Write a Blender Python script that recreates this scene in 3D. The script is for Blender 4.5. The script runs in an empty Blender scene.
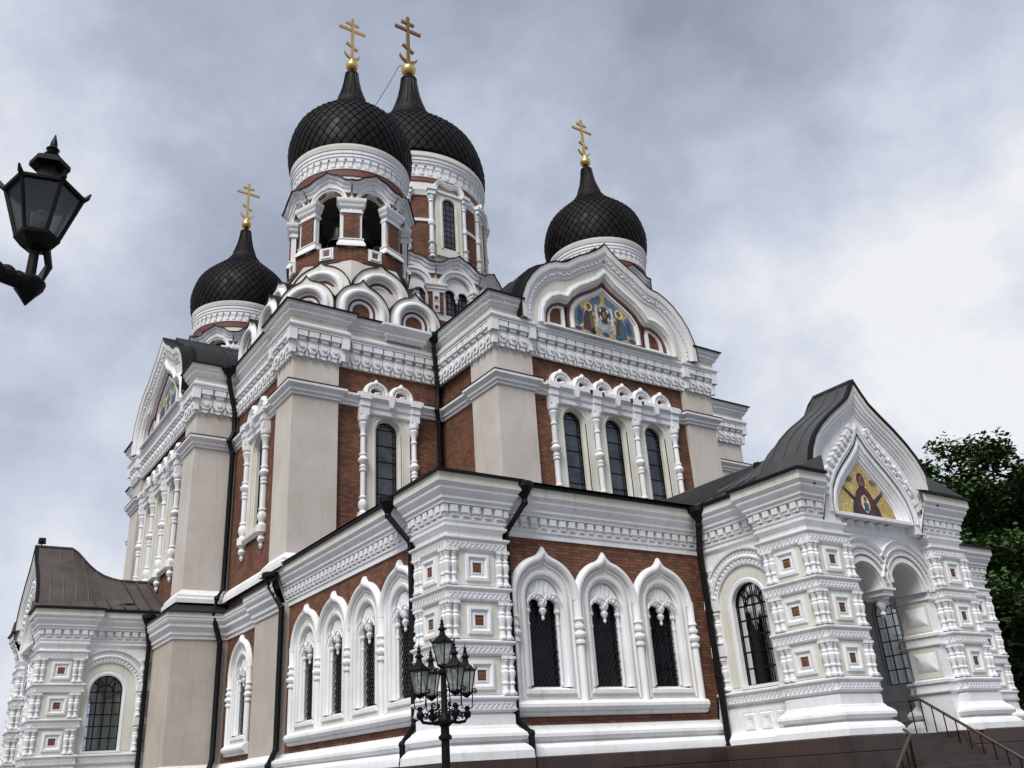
import bpy, bmesh, math, random
from math import sin, cos, pi, radians, sqrt, atan2
from mathutils import Vector, Matrix
from mathutils.geometry import tessellate_polygon

random.seed(7)
SC = bpy.context.scene
COL = SC.collection
I4 = Matrix.Identity(4)

# ------------------------------------------------------------------ camera (eye is the origin, ground 1.6 m below)
GZ = -1.6
YAW, PITCH, ROLL, FPX = radians(35.39), radians(23.782), radians(-3.908), 887.22
_f = Vector((sin(YAW) * cos(PITCH), cos(YAW) * cos(PITCH), sin(PITCH)))
_r = Vector((cos(YAW), -sin(YAW), 0)); _u = _r.cross(_f)
RX = _r * cos(ROLL) + _u * sin(ROLL); UX = -_r * sin(ROLL) + _u * cos(ROLL)
cam = bpy.data.objects.new('camera', bpy.data.cameras.new('camera'))
COL.objects.link(cam)
cam.matrix_world = Matrix(((RX.x, UX.x, -_f.x, 0), (RX.y, UX.y, -_f.y, 0), (RX.z, UX.z, -_f.z, 0), (0, 0, 0, 1)))
cam.data.sensor_width = 36; cam.data.lens = 36 * FPX / 1024
cam.data.clip_start = 0.05; cam.data.clip_end = 6000
SC.camera = cam

# ------------------------------------------------------------------ view, sun, sky
SC.view_settings.view_transform = 'Standard'; SC.view_settings.look = 'None'
SC.view_settings.exposure = 0.46; SC.view_settings.gamma = 1.0
SUN_EL, SUN_AZ = radians(52), radians(235)      # azimuth measured from +Y towards +X
sun = bpy.data.objects.new('sun', bpy.data.lights.new('sun', 'SUN')); COL.objects.link(sun)
sun.data.energy = 2.5; sun.data.angle = radians(26); sun.data.color = (1.0, 0.97, 0.93)
_s = Vector((sin(SUN_AZ) * cos(SUN_EL), cos(SUN_AZ) * cos(SUN_EL), sin(SUN_EL)))
sun.rotation_euler = _s.to_track_quat('Z', 'Y').to_euler()
sun.location = (0, -20, 60)
WD = bpy.data.worlds.new('World'); SC.world = WD; WD.use_nodes = True

def world():
    nt = WD.node_tree; nd = nt.nodes; nd.clear(); L = nt.links.new
    def n(t, **k):
        x = nd.new(t)
        for a, b in k.items(): setattr(x, a, b)
        return x
    out = n('ShaderNodeOutputWorld'); bg = n('ShaderNodeBackground'); bg.inputs['Strength'].default_value = 0.1
    sky = n('ShaderNodeTexSky', sky_type='NISHITA'); sky.sun_disc = False
    sky.sun_elevation = SUN_EL; sky.sun_rotation = SUN_AZ; sky.dust_density = 2.0
    tc = n('ShaderNodeTexCoord')
    mp = n('ShaderNodeMapping'); mp.inputs['Scale'].default_value = (1.0, 1.0, 1.25); mp.inputs['Location'].default_value = (1.3, 4.7, 2.4)
    L(tc.outputs['Generated'], mp.inputs['Vector'])
    def noise(scale, detail, rough, dist):
        x = n('ShaderNodeTexNoise'); x.inputs['Scale'].default_value = scale; x.inputs['Detail'].default_value = detail
        x.inputs['Roughness'].default_value = rough; x.inputs['Distortion'].default_value = dist
        L(mp.outputs['Vector'], x.inputs['Vector']); return x
    n1 = noise(2.2, 6, 0.50, 0.0); n2 = noise(5.5, 10, 0.60, 0.0)
    def math_(op, a, b, clamp=False):
        x = n('ShaderNodeMath', operation=op); x.use_clamp = clamp
        for i, v in enumerate((a, b)):
            if isinstance(v, (int, float)): x.inputs[i].default_value = v
            else: L(v, x.inputs[i])
        return x.outputs[0]
    mix = math_('ADD', math_('MULTIPLY', n1.outputs['Fac'], 0.58), math_('MULTIPLY', n2.outputs['Fac'], 0.40))
    # the deck is thinner, and so brighter, towards two directions
    def lobe(px, py, power, amount):
        d = _f * FPX + (px - 512) * RX - (py - 384) * UX; d.normalize()
        v = n('ShaderNodeVectorMath', operation='DOT_PRODUCT'); L(tc.outputs['Generated'], v.inputs[0]); v.inputs[1].default_value = d
        return math_('MULTIPLY', math_('POWER', math_('MAXIMUM', v.outputs['Value'], 0.0), power), amount)
    for px_, py_, pw_, am_ in ((940, 240, 24, 0.125), (960, 430, 8, 0.075), (-60, 580, 14, 0.17), (70, 40, 90, 0.05), (120, 180, 110, 0.06), (800, -60, 26, -0.19), (420, 250, 14, -0.07), (620, 330, 40, 0.04)):
        mix = math_('ADD', mix, lobe(px_, py_, pw_, am_))
    cr = n('ShaderNodeValToRGB'); L(mix, cr.inputs['Fac'])
    e = cr.color_ramp.elements
    e[0].position = 0.34; e[0].color = (0.31, 0.35, 0.44, 1)
    e[1].position = 0.73; e[1].color = (0.93, 0.94, 0.965, 1)
    x = e.new(0.50); x.color = (0.475, 0.52, 0.64, 1)
    x = e.new(0.60); x.color = (0.65, 0.70, 0.81, 1)
    sc = n('ShaderNodeVectorMath', operation='SCALE'); L(cr.outputs['Color'], sc.inputs[0]); sc.inputs['Scale'].default_value = 7.1
    mx = n('ShaderNodeMix', data_type='RGBA'); mx.inputs['Factor'].default_value = 0.93
    L(sky.outputs['Color'], mx.inputs['A']); L(sc.outputs['Vector'], mx.inputs['B'])
    L(mx.outputs['Result'], bg.inputs['Color']); L(bg.outputs['Background'], out.inputs['Surface'])
world()

# ------------------------------------------------------------------ materials
MATS = {}
class NT:
    def __init__(s, name):
        s.m = bpy.data.materials.new(name); s.m.use_nodes = True; s.nt = s.m.node_tree
        s.b = s.nt.nodes['Principled BSDF']; s.L = s.nt.links.new
    def n(s, t, **k):
        x = s.nt.nodes.new(t)
        for a, b in k.items(): setattr(x, a, b)
        return x
    def obj(s, scale=(1, 1, 1)):
        t = s.n('ShaderNodeTexCoord'); m = s.n('ShaderNodeMapping'); m.inputs['Scale'].default_value = scale
        s.L(t.outputs['Object'], m.inputs['Vector']); return m.outputs['Vector']
    def pos(s, scale=(1, 1, 1)):
        t = s.n('ShaderNodeNewGeometry'); m = s.n('ShaderNodeMapping'); m.inputs['Scale'].default_value = scale
        s.L(t.outputs['Position'], m.inputs['Vector']); return m.outputs['Vector']
    def noise(s, vec, scale, detail=5, rough=0.55):
        x = s.n('ShaderNodeTexNoise'); x.inputs['Scale'].default_value = scale; x.inputs['Detail'].default_value = detail
        x.inputs['Roughness'].default_value = rough; s.L(vec, x.inputs['Vector']); return x.outputs['Fac']
    def ramp(s, fac, stops):
        x = s.n('ShaderNodeValToRGB'); s.L(fac, x.inputs['Fac']); e = x.color_ramp.elements
        while len(e) < len(stops): e.new(0.5)
        for q, (p, c) in zip(e, stops): q.position = p; q.color = (*c, 1) if len(c) == 3 else c
        return x.outputs['Color']
    def mul(s, a, b, fac=1.0):
        x = s.n('ShaderNodeMix', data_type='RGBA', blend_type='MULTIPLY'); x.inputs['Factor'].default_value = fac
        s.L(a, x.inputs['A']); s.L(b, x.inputs['B']); return x.outputs['Result']
    def bump(s, h, strength=0.3, dist=0.01):
        x = s.n('ShaderNodeBump'); x.inputs['Strength'].default_value = strength; x.inputs['Distance'].default_value = dist
        s.L(h, x.inputs['Height']); s.L(x.outputs['Normal'], s.b.inputs['Normal'])
    def set(s, **k):
        for a, v in k.items():
            i = s.b.inputs[a.replace('_', ' ')]
            if isinstance(v, tuple): i.default_value = (*v, 1) if len(v) == 3 else v
            elif isinstance(v, (int, float)): i.default_value = v
            else: s.L(v, i)
        return s

def stucco(key, col, dirt=0.18, streak=0.16, rough=0.75):
    t = NT(key)
    d = tuple(c * (1 - dirt) * (1.0, 0.985, 0.95)[i] for i, c in enumerate(col))
    a = t.ramp(t.noise(t.pos(), 0.55, 7, 0.62), [(0.38, d), (0.60, col)])
    w = t.ramp(t.noise(t.pos((5.5, 5.5, 0.35)), 1.0, 7, 0.65), [(0.30, (1 - streak * 1.7, 1 - streak * 1.75, 1 - streak * 1.9)), (0.42, (1 - streak * .3,) * 3), (0.52, (1, 1, 1))])
    f = t.ramp(t.noise(t.pos(), 14, 4, 0.6), [(0.3, (0.92, 0.92, 0.91)), (0.62, (1, 1, 1))])
    t.set(Base_Color=t.mul(t.mul(a, w), f), Roughness=rough, Specular_IOR_Level=0.25)
    t.bump(t.noise(t.pos(), 22, 4), 0.25, 0.012)
    MATS[key] = t.m
def plain(key, col, rough=0.5, metal=0.0, var=0.25, scale=3.0, spec=0.5, bump=0.1):
    t = NT(key); d = tuple(c * (1 - var) for c in col)
    t.set(Base_Color=t.ramp(t.noise(t.pos(), scale, 6, 0.6), [(0.35, d), (0.65, col)]), Roughness=rough, Metallic=metal, Specular_IOR_Level=spec)
    if bump: t.bump(t.noise(t.pos(), scale * 8, 3), bump, 0.01)
    MATS[key] = t.m; return t
stucco('white', (0.84, 0.845, 0.86), 0.10, 0.10)
stucco('cream', (0.74, 0.725, 0.65), 0.12, 0.10)
stucco('skirt', (0.52, 0.49, 0.47), 0.12, 0.10)
stucco('beige_low', (0.53, 0.475, 0.415), 0.14, 0.08)  # lower pilasters: dirt and the corner's shade both put into the darker beige
stucco('beige', (0.63, 0.58, 0.53), 0.12, 0.07)
plain('red_paint', (0.17, 0.055, 0.035), 0.7)
plain('roof', (0.016, 0.018, 0.018), 0.55, 0.0, 0.35, 0.8, 0.3)
plain('roof_light', (0.064, 0.066, 0.063), 0.5, 0.0, 0.3, 0.8)
plain('roof_brown', (0.085, 0.068, 0.058), 0.6, 0.1, 0.4, 1.2)
plain('trim_black', (0.005, 0.005, 0.006), 0.55, 0.0, 0.2, 3, 0.2)
plain('iron', (0.0035, 0.0035, 0.004), 0.5, 0.0, 0.2, 6, 0.18)
plain('gold', (0.82, 0.56, 0.20), 0.30, 1.0, 0.18, 4)
plain('gold_dull', (0.45, 0.25, 0.09), 0.3, 1.0, 0.2, 4)
plain('bronze', (0.02, 0.022, 0.018), 0.5, 0.5, 0.3, 3)
plain('wood_dark', (0.05, 0.03, 0.02), 0.5)
plain('wood_rail', (0.065, 0.042, 0.030), 0.5)
plain('inside', (0.10, 0.095, 0.09), 0.9)
t_ = plain('dome', (0.011, 0.009, 0.009), 0.55, 0.0, 0.35, 2.5, 0.15)
g_ = t_.n('ShaderNodeNewGeometry')
t_.set(Base_Color=t_.mul(t_.ramp(g_.outputs['Random Per Island'], [(0.0, (0.0025, 0.0022, 0.0022)), (0.6, (0.0055, 0.0047, 0.0044)), (1.0, (0.012, 0.010, 0.009))]), t_.ramp(t_.noise(t_.pos((1, 1, .5)), 1.3, 6), [(0.3, (0.6, 0.6, 0.62)), (0.7, (1.4, 1.35, 1.3))])),
       Roughness=t_.ramp(g_.outputs['Random Per Island'], [(0.0, (0.48, 0.48, 0.48)), (1.0, (0.72, 0.72, 0.72))]))
def brick():
    t = NT('brick')
    tc = t.n('ShaderNodeTexCoord'); sp = t.n('ShaderNodeSeparateXYZ'); t.L(tc.outputs['Object'], sp.inputs[0])
    ad = t.n('ShaderNodeMath', operation='ADD'); t.L(sp.outputs['X'], ad.inputs[0]); t.L(sp.outputs['Y'], ad.inputs[1])
    cb = t.n('ShaderNodeCombineXYZ'); t.L(ad.outputs[0], cb.inputs['X']); t.L(sp.outputs['Z'], cb.inputs['Y'])
    b = t.n('ShaderNodeTexBrick'); t.L(cb.outputs[0], b.inputs['Vector'])
    b.inputs['Scale'].default_value = 1.0; b.inputs['Brick Width'].default_value = 0.28; b.inputs['Row Height'].default_value = 0.095
    b.inputs['Mortar Size'].default_value = 0.010; b.inputs['Mortar Smooth'].default_value = 0.3; b.inputs['Bias'].default_value = -0.1
    b.inputs['Color1'].default_value = (0.235, 0.112, 0.070, 1); b.inputs['Color2'].default_value = (0.128, 0.060, 0.040, 1)
    b.inputs['Mortar'].default_value = (0.075, 0.042, 0.030, 1)
    w = t.ramp(t.noise(t.pos(), 0.9, 6), [(0.3, (0.72, 0.72, 0.74)), (0.65, (1.08, 1.04, 1.0))])
    w2 = t.ramp(t.noise(t.pos((3, 3, 0.3)), 1.2, 5), [(0.32, (0.8, 0.8, 0.8)), (0.55, (1, 1, 1))])
    t.set(Base_Color=t.mul(t.mul(b.outputs['Color'], w), w2), Roughness=0.85, Specular_IOR_Level=0.2)
    t.bump(b.outputs['Fac'], -0.6, 0.01); MATS['brick'] = t.m
brick()
def granite():
    t = NT('granite')
    tc = t.n('ShaderNodeTexCoord'); sp = t.n('ShaderNodeSeparateXYZ'); t.L(tc.outputs['Object'], sp.inputs[0])
    ad = t.n('ShaderNodeMath', operation='ADD'); t.L(sp.outputs['X'], ad.inputs[0]); t.L(sp.outputs['Y'], ad.inputs[1])
    cb = t.n('ShaderNodeCombineXYZ'); t.L(ad.outputs[0], cb.inputs['X']); t.L(sp.outputs['Z'], cb.inputs['Y'])
    b = t.n('ShaderNodeTexBrick'); t.L(cb.outputs[0], b.inputs['Vector']); b.inputs['Scale'].default_value = 1.0
    b.inputs['Brick Width'].default_value = 1.5; b.inputs['Row Height'].default_value = 0.42; b.inputs['Mortar Size'].default_value = 0.012
    b.inputs['Color1'].default_value = (0.060, 0.040, 0.033, 1); b.inputs['Color2'].default_value = (0.045, 0.031, 0.027, 1); b.inputs['Mortar'].default_value = (0.018, 0.014, 0.013, 1)
    g = t.ramp(t.noise(t.pos(), 45, 3, 0.7), [(0.35, (0.65, 0.65, 0.66)), (0.65, (1.25, 1.2, 1.18))])
    w = t.ramp(t.noise(t.pos(), 1.4, 6), [(0.3, (0.7, 0.7, 0.7)), (0.65, (1.15, 1.1, 1.08))])
    t.set(Base_Color=t.mul(t.mul(b.outputs['Color'], g), w), Roughness=0.5); t.bump(b.outputs['Fac'], -0.5, 0.01); MATS['granite'] = t.m
granite()
plain('granite_step', (0.062, 0.045, 0.038), 0.55, 0.0, 0.35, 1.6)
def glass_dark():
    t = NT('glass_dark')
    t.set(Base_Color=t.ramp(t.noise(t.pos(), 1.3, 3), [(0.4, (0.004, 0.005, 0.007)), (0.65, (0.018, 0.02, 0.026))]), Roughness=0.08, Specular_IOR_Level=0.55)
    t.bump(t.noise(t.pos(), 2.2, 2), 0.06, 0.05); MATS['glass_dark'] = t.m
    t = NT('glass_sky')        # leaded church glass, greyer
    t.set(Base_Color=t.ramp(t.noise(t.pos(), 1.1, 3), [(0.35, (0.018, 0.021, 0.028)), (0.65, (0.065, 0.075, 0.092))]), Roughness=0.12, Specular_IOR_Level=0.8)
    t.bump(t.noise(t.pos(), 2.4, 2), 0.28, 0.08); MATS['glass_sky'] = t.m
    t = NT('glass_clear'); nt = t.nt; g = t.n('ShaderNodeBsdfGlossy'); g.inputs['Roughness'].default_value = 0.03
    tr = t.n('ShaderNodeBsdfTransparent'); tr.inputs['Color'].default_value = (0.86, 0.9, 0.9, 1); mx = t.n('ShaderNodeMixShader')
    fr = t.n('ShaderNodeFresnel'); fr.inputs['IOR'].default_value = 1.6
    t.L(fr.outputs[0], mx.inputs[0]); t.L(tr.outputs[0], mx.inputs[1]); t.L(g.outputs[0], mx.inputs[2])
    t.L(mx.outputs[0], nt.nodes['Material Output'].inputs['Surface']); MATS['glass_clear'] = t.m
    for key, tc_, dc_, f_ in (('lamp_glass', (0.80, 0.84, 0.82, 1), (0.70, 0.74, 0.70, 1), 0.45), ('lamp_glass_dark', (0.36, 0.40, 0.38, 1), (0.42, 0.47, 0.44, 1), 0.5)):
        t = NT(key); g = t.n('ShaderNodeBsdfGlossy'); g.inputs['Roughness'].default_value = 0.12
        tr = t.n('ShaderNodeBsdfTransparent'); tr.inputs['Color'].default_value = tc_
        df = t.n('ShaderNodeBsdfTranslucent'); df.inputs['Color'].default_value = dc_
        m1 = t.n('ShaderNodeMixShader'); m1.inputs[0].default_value = f_; t.L(tr.outputs[0], m1.inputs[1]); t.L(df.outputs[0], m1.inputs[2])
        m2 = t.n('ShaderNodeMixShader'); m2.inputs[0].default_value = 0.05; t.L(m1.outputs[0], m2.inputs[1]); t.L(g.outputs[0], m2.inputs[2])
        t.L(m2.outputs[0], t.nt.nodes['Material Output'].inputs['Surface']); MATS[key] = t.m
glass_dark()
def mosaic_gold():
    t = NT('mosaic_gold')
    v = t.n('ShaderNodeTexVoronoi'); v.inputs['Scale'].default_value = 26; t.L(t.pos(), v.inputs['Vector'])
    c = t.ramp(v.outputs['Color'], [(0.1, (0.42, 0.29, 0.08)), (0.5, (0.66, 0.48, 0.16)), (0.9, (0.80, 0.64, 0.28))])
    b = t.ramp(t.noise(t.pos(), 2.0, 4), [(0.3, (0.72, 0.7, 0.62)), (0.65, (1.05, 1.05, 1.05))])
    t.set(Base_Color=t.mul(c, b), Roughness=0.42, Metallic=0.35); MATS['mosaic_gold'] = t.m
mosaic_gold()
for k_, c_ in dict(m_maroon=(0.075, 0.02, 0.022), m_blue=(0.02, 0.05, 0.14), m_teal=(0.03, 0.09, 0.12), m_grey=(0.30, 0.32, 0.32), m_skin=(0.22, 0.12, 0.06),
                   m_dark=(0.018, 0.014, 0.014), m_wing=(0.10, 0.15, 0.22), m_lilac=(0.26, 0.22, 0.28), m_halo=(0.72, 0.55, 0.22), m_green=(0.09, 0.12, 0.05), m_white=(0.55, 0.53, 0.48)).items():
    t_ = NT(k_); v_ = t_.n('ShaderNodeTexVoronoi'); v_.inputs['Scale'].default_value = 24; t_.L(t_.pos(), v_.inputs['Vector'])
    t_.set(Base_Color=t_.ramp(v_.outputs['Color'], [(0.15, tuple(c * 0.45 for c in c_)), (0.85, tuple(min(1, c * 1.6) for c in c_))]), Roughness=0.5); MATS[k_] = t_.m
def ground_mats():
    t = NT('paving')
    b = t.n('ShaderNodeTexVoronoi'); b.inputs['Scale'].default_value = 7; t.L(t.pos(), b.inputs['Vector'])
    c = t.ramp(b.outputs['Distance'], [(0.0, (0.20, 0.19, 0.18)), (0.55, (0.13, 0.125, 0.12)), (0.8, (0.05, 0.05, 0.05))])
    w = t.ramp(t.noise(t.pos(), 0.2, 5), [(0.3, (0.7, 0.7, 0.7)), (0.7, (1.1, 1.1, 1.1))])
    t.set(Base_Color=t.mul(c, w), Roughness=0.8); t.bump(b.outputs['Distance'], -0.5, 0.02); MATS['paving'] = t.m
    t = NT('bark'); t.set(Base_Color=t.ramp(t.noise(t.pos((6, 6, 1)), 2, 6), [(0.3, (0.03, 0.024, 0.018)), (0.7, (0.09, 0.075, 0.06))]), Roughness=0.9)
    t.bump(t.noise(t.pos((6, 6, 1)), 3, 5), 0.7, 0.04); MATS['bark'] = t.m
    t = NT('leaf'); g = t.n('ShaderNodeNewGeometry')
    c = t.ramp(g.outputs['Random Per Island'], [(0.0, (0.020, 0.050, 0.012)), (0.6, (0.045, 0.095, 0.024)), (1.0, (0.085, 0.14, 0.036))])
    w = t.ramp(t.noise(t.pos(), 0.5, 3), [(0.3, (0.6, 0.62, 0.6)), (0.7, (1.2, 1.15, 1.0))])
    t.set(Base_Color=t.mul(c, w), Roughness=0.55, Specular_IOR_Level=0.3); MATS['leaf'] = t.m
    plain('plaster_yellow', (0.52, 0.44, 0.25), 0.8); plain('roof_tile', (0.22, 0.09, 0.05), 0.7); plain('grey_wall', (0.33, 0.34, 0.36), 0.8)
ground_mats()

# ------------------------------------------------------------------ mesh helpers. Local frame: x right along the face, y INTO the wall, z up
class MB:
    def __init__(s): s.v = []; s.f = []; s.m = []
    def add(s, vs, fs, mat):
        b = len(s.v); s.v += [tuple(p) for p in vs]
        for f in fs: s.f.append(tuple(i + b for i in f)); s.m.append(mat)
    def box(s, x0, x1, y0, y1, z0, z1, mat, taper=0.0):
        t = taper
        vs = [(x0, y0, z0), (x1, y0, z0), (x1, y1, z0), (x0, y1, z0), (x0 + t, y0 + t, z1), (x1 - t, y0 + t, z1), (x1 - t, y1 - t, z1), (x0 + t, y1 - t, z1)]
        s.add(vs, [(0, 3, 2, 1), (4, 5, 6, 7), (0, 1, 5, 4), (1, 2, 6, 5), (2, 3, 7, 6), (3, 0, 4, 7)], mat)
    def prism(s, poly, y0, y1, mat, side=None, back=True):
        n = len(poly); vs = [(x, y0, z) for x, z in poly] + [(x, y1, z) for x, z in poly]
        tri = tessellate_polygon([[Vector((x, z, 0)) for x, z in poly]])
        s.add(vs, [tuple(t) for t in tri], mat)
        s.add(vs, [(i, i + n, (i + 1) % n + n, (i + 1) % n) for i in range(n)], side or mat)
        if back: s.add(vs, [tuple(i + n for i in t) for t in tri], side or mat)
    def plate(s, outer, holes, y0, y1, mat, side=None):
        loops = [outer] + holes; flat = [p for l in loops for p in l]
        tri = tessellate_polygon([[Vector((x, z, 0)) for x, z in l] for l in loops])
        s.add([(x, y0, z) for x, z in flat], [tuple(t) for t in tri], mat)
        for l in loops:
            n = len(l)
            s.add([(x, y0, z) for x, z in l] + [(x, y1, z) for x, z in l], [(i, i + n, (i + 1) % n + n, (i + 1) % n) for i in range(n)], side or mat)
    @staticmethod
    def _mitre(path, closed):
        n = len(path); out = []
        for i in range(n):
            a = path[(i - 1) % n] if (closed or i > 0) else None
            b = path[(i + 1) % n] if (closed or i < n - 1) else None
            p = path[i]; ds = []
            if a is not None: ds.append((p[0] - a[0], p[1] - a[1]))
            if b is not None: ds.append((b[0] - p[0], b[1] - p[1]))
            ns = []
            for dx, dy in ds:
                l = sqrt(dx * dx + dy * dy) or 1; ns.append((-dy / l, dx / l))
            if len(ns) == 1: out.append(ns[0])
            else:
                mx, my = ns[0][0] + ns[1][0], ns[0][1] + ns[1][1]; l2 = mx * mx + my * my
                k = min(2 / max(l2, 1e-6), 4 / sqrt(max(l2, 1e-6))); out.append((mx * k, my * k))
        return out
    def sweep(s, path, prof, mat, closed=False, cap=True):
        """path in the x,z plane; prof = (offset to the left of travel, outwards)"""
        m = s._mitre(path, closed); n = len(path); k = len(prof); vs = []
        for (px, pz), (nx, nz) in zip(path, m):
            vs += [(px + nx * o, -t, pz + nz * o) for o, t in prof]
        fs = []
        for i in range(n if closed else n - 1):
            j = (i + 1) % n
            fs += [(i * k + a, i * k + a + 1, j * k + a + 1, j * k + a) for a in range(k - 1)]
        s.add(vs, fs, mat)
        if cap and not closed:
            s.add(vs[:k], [tuple(range(k))], mat); s.add(vs[-k:], [tuple(range(k))], mat)
    def cornice(s, path, bands, closed=False, cap=True):
        """plan path travelled with the outside on the right; bands = [(mat, [(out, z), ...])]"""
        m = s._mitre(path, closed); n = len(path)
        for mat, prof in bands:
            k = len(prof); vs = []
            for (px, py), (nx, ny) in zip(path, m):
                vs += [(px - nx * o, py - ny * o, z) for o, z in prof]
            fs = []
            for i in range(n if closed else n - 1):
                j = (i + 1) % n
                fs += [(i * k + a, j * k + a, j * k + a + 1, i * k + a + 1) for a in range(k - 1)]
            s.add(vs, fs, mat)
            if cap and not closed:
                s.add(vs[:k], [tuple(range(k))], mat); s.add(vs[-k:], [tuple(range(k))], mat)
    def lathe(s, prof, mat, cx=0, cy=0, seg=24, a0=0.0, a1=2 * pi, rot=0.0):
        full = abs(a1 - a0 - 2 * pi) < 1e-6; n = seg if full else seg + 1; k = len(prof); vs = []
        for i in range(n):
            a = rot + a0 + (a1 - a0) * i / seg
            vs += [(cx + r * cos(a), cy + r * sin(a), z) for r, z in prof]
        fs = []
        for i in range(seg):
            j = (i + 1) % n
            fs += [(i * k + a, j * k + a, j * k + a + 1, i * k + a + 1) for a in range(k - 1)]
        s.add(vs, fs, mat)
    def tube(s, pts, r, mat, seg=8):
        pts = [Vector(p) for p in pts]; vs = []; fs = []; n = len(pts); up = Vector((0.31, 0.17, 0.93)).normalized()
        rs = r if isinstance(r, (list, tuple)) else [r] * n
        for i, p in enumerate(pts):
            d = (pts[min(i + 1, n - 1)] - pts[max(i - 1, 0)]).normalized()
            a = d.cross(up); a = a.normalized() if a.length > 1e-4 else d.orthogonal().normalized(); b = d.cross(a)
            vs += [p + (a * cos(2 * pi * j / seg) + b * sin(2 * pi * j / seg)) * rs[i] for j in range(seg)]
        for i in range(n - 1):
            fs += [(i * seg + j, i * seg + (j + 1) % seg, (i + 1) * seg + (j + 1) % seg, (i + 1) * seg + j) for j in range(seg)]
        fs += [tuple(range(seg)), tuple(range((n - 1) * seg, n * seg))]
        s.add(vs, fs, mat)
    def sphere(s, c, r, mat, seg=16, rings=10, sz=1.0):
        s.lathe([(max(0.001, r * sin(pi * i / rings)), c[2] - r * sz * cos(pi * i / rings)) for i in range(rings + 1)], mat, c[0], c[1], seg)
    def merge(s, o, M):
        b = len(s.v); s.v += [tuple(M @ Vector(p)) for p in o.v]
        s.f += [tuple(i + b for i in f) for f in o.f]; s.m += o.m
    def mesh(s, name):
        me = bpy.data.meshes.new(name); me.from_pydata(s.v, [], s.f)
        keys = list(dict.fromkeys(s.m))
        for q in keys: me.materials.append(MATS[q])
        ix = {q: i for i, q in enumerate(keys)}
        me.polygons.foreach_set('material_index', [ix[q] for q in s.m])
        me.polygons.foreach_set('use_smooth', [True] * len(s.f))
        me.update(); me.set_sharp_from_angle(angle=radians(27)); return me

WM = {}
def place(o, parent, M):
    WM[o] = M
    if parent: o.parent = parent; o.matrix_parent_inverse = WM[parent].inverted()
    o.matrix_basis = M
def mk(name, mb, parent=None, M=I4):
    """link a mesh builder (or a ready mesh, so that repeats share their data) as ONE object"""
    me = mb.mesh(name) if isinstance(mb, MB) else mb
    o = bpy.data.objects.new(name, me); COL.objects.link(o); place(o, parent, M); return o
def tag(o, label=None, cat=None, group=None, kind=None):
    for k, v in (('label', label), ('category', cat), ('group', group), ('kind', kind)):
        if v: o[k] = v
    return o
def thing(name, loc, label, cat, group=None, rz=0.0):
    o = bpy.data.objects.new(name, None); COL.objects.link(o); o.empty_display_size = 0.3
    place(o, None, Matrix.Translation(Vector(loc)) @ Matrix.Rotation(rz, 4, 'Z')); return tag(o, label, cat, group)
def F(x, y, ang=0.0, z=0.0): return Matrix.Translation((x, y, z)) @ Matrix.Rotation(radians(ang), 4, 'Z')

def arc(cx, cz, r, a0, a1, n):
    return [(cx + r * cos(radians(a0 + (a1 - a0) * i / n)), cz + r * sin(radians(a0 + (a1 - a0) * i / n))) for i in range(n + 1)]
def round_arch(cx, hw, zb, zs, n=16):
    return [(cx - hw, zb)] + arc(cx, zs, hw, 180, 0, n) + [(cx + hw, zb)]
def bez(p0, p1, p2, p3, n):
    o = []
    for i in range(n + 1):
        t = i / n; q = 1 - t
        o.append(tuple(q ** 3 * a + 3 * q * q * t * b + 3 * q * t * t * c + t ** 3 * d for a, b, c, d in zip(p0, p1, p2, p3)))
    return o
def keel(cx, hw, zs, rise, cut=64, n=10, zb=None, tip=0.5):
    """keel (ogee) arch: an arc that turns up into a small point"""
    a = arc(cx, zs, hw, 180, 180 - cut, n)
    ex, ez = a[-1]; an = radians(180 - cut); tx, tz = sin(an), -cos(an)
    ax, az = cx, zs + rise; d = sqrt((ax - ex) ** 2 + (az - ez) ** 2)
    b = bez((ex, ez), (ex + tx * d * 0.42, ez + tz * d * 0.42), (ax - d * .20, az - d * .30), (ax, az), 6)
    left = a + b[1:]
    right = [(2 * cx - x, z) for x, z in reversed(left[:-1])]
    p = left + right
    if zb is not None: p = [(cx - hw, zb)] + p + [(cx + hw, zb)]
    return p

ROLL_P = [(-0.12, 0.0), (-0.12, 0.06), (-0.09, 0.13), (-0.03, 0.17), (0.03, 0.17), (0.09, 0.13), (0.12, 0.06), (0.12, 0.0)]
def rollp(w, h): return [(a / 0.12 * w, b / 0.17 * h) for a, b in ROLL_P]

# ------------------------------------------------------------------ ornament helpers
def along(mb, path, unit, fn, closed=False):
    """run fn(local MB, width) for every unit of every straight stretch of a plan path (outside on the right)"""
    pts = list(path) + ([path[0]] if closed else [])
    for (ax, ay), (bx, by) in zip(pts[:-1], pts[1:]):
        l = sqrt((bx - ax) ** 2 + (by - ay) ** 2)
        if l < unit * 0.6: continue
        n = max(1, round(l / unit)); w = l / n; loc = MB()
        for i in range(n): fn(loc, (i + 0.5) * w, w)
        mb.merge(loc, F(ax, ay, math.degrees(atan2(by - ay, bx - ax))))
def corner_blocks(mb, path, d, z0, z1, zl=None):
    for i in range(1, len(path) - 1):
        (ax, ay), (bx, by), (cx_, cy_) = path[i - 1], path[i], path[i + 1]
        if (bx - ax) * (cy_ - by) - (by - ay) * (cx_ - bx) > 0:
            u = MB(); u.box(0, d, -d, 0, z0, z1, 'white')
            if zl: u.box(0, d * .6, -d * .6, 0, zl, z0, 'white')
            mb.merge(u, F(bx, by, math.degrees(atan2(by - ay, bx - ax))))
def offset_path(path, d):
    m = MB._mitre(path, False); return [(x - nx * d, y - ny * d) for (x, y), (nx, ny) in zip(path, m)]
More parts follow.
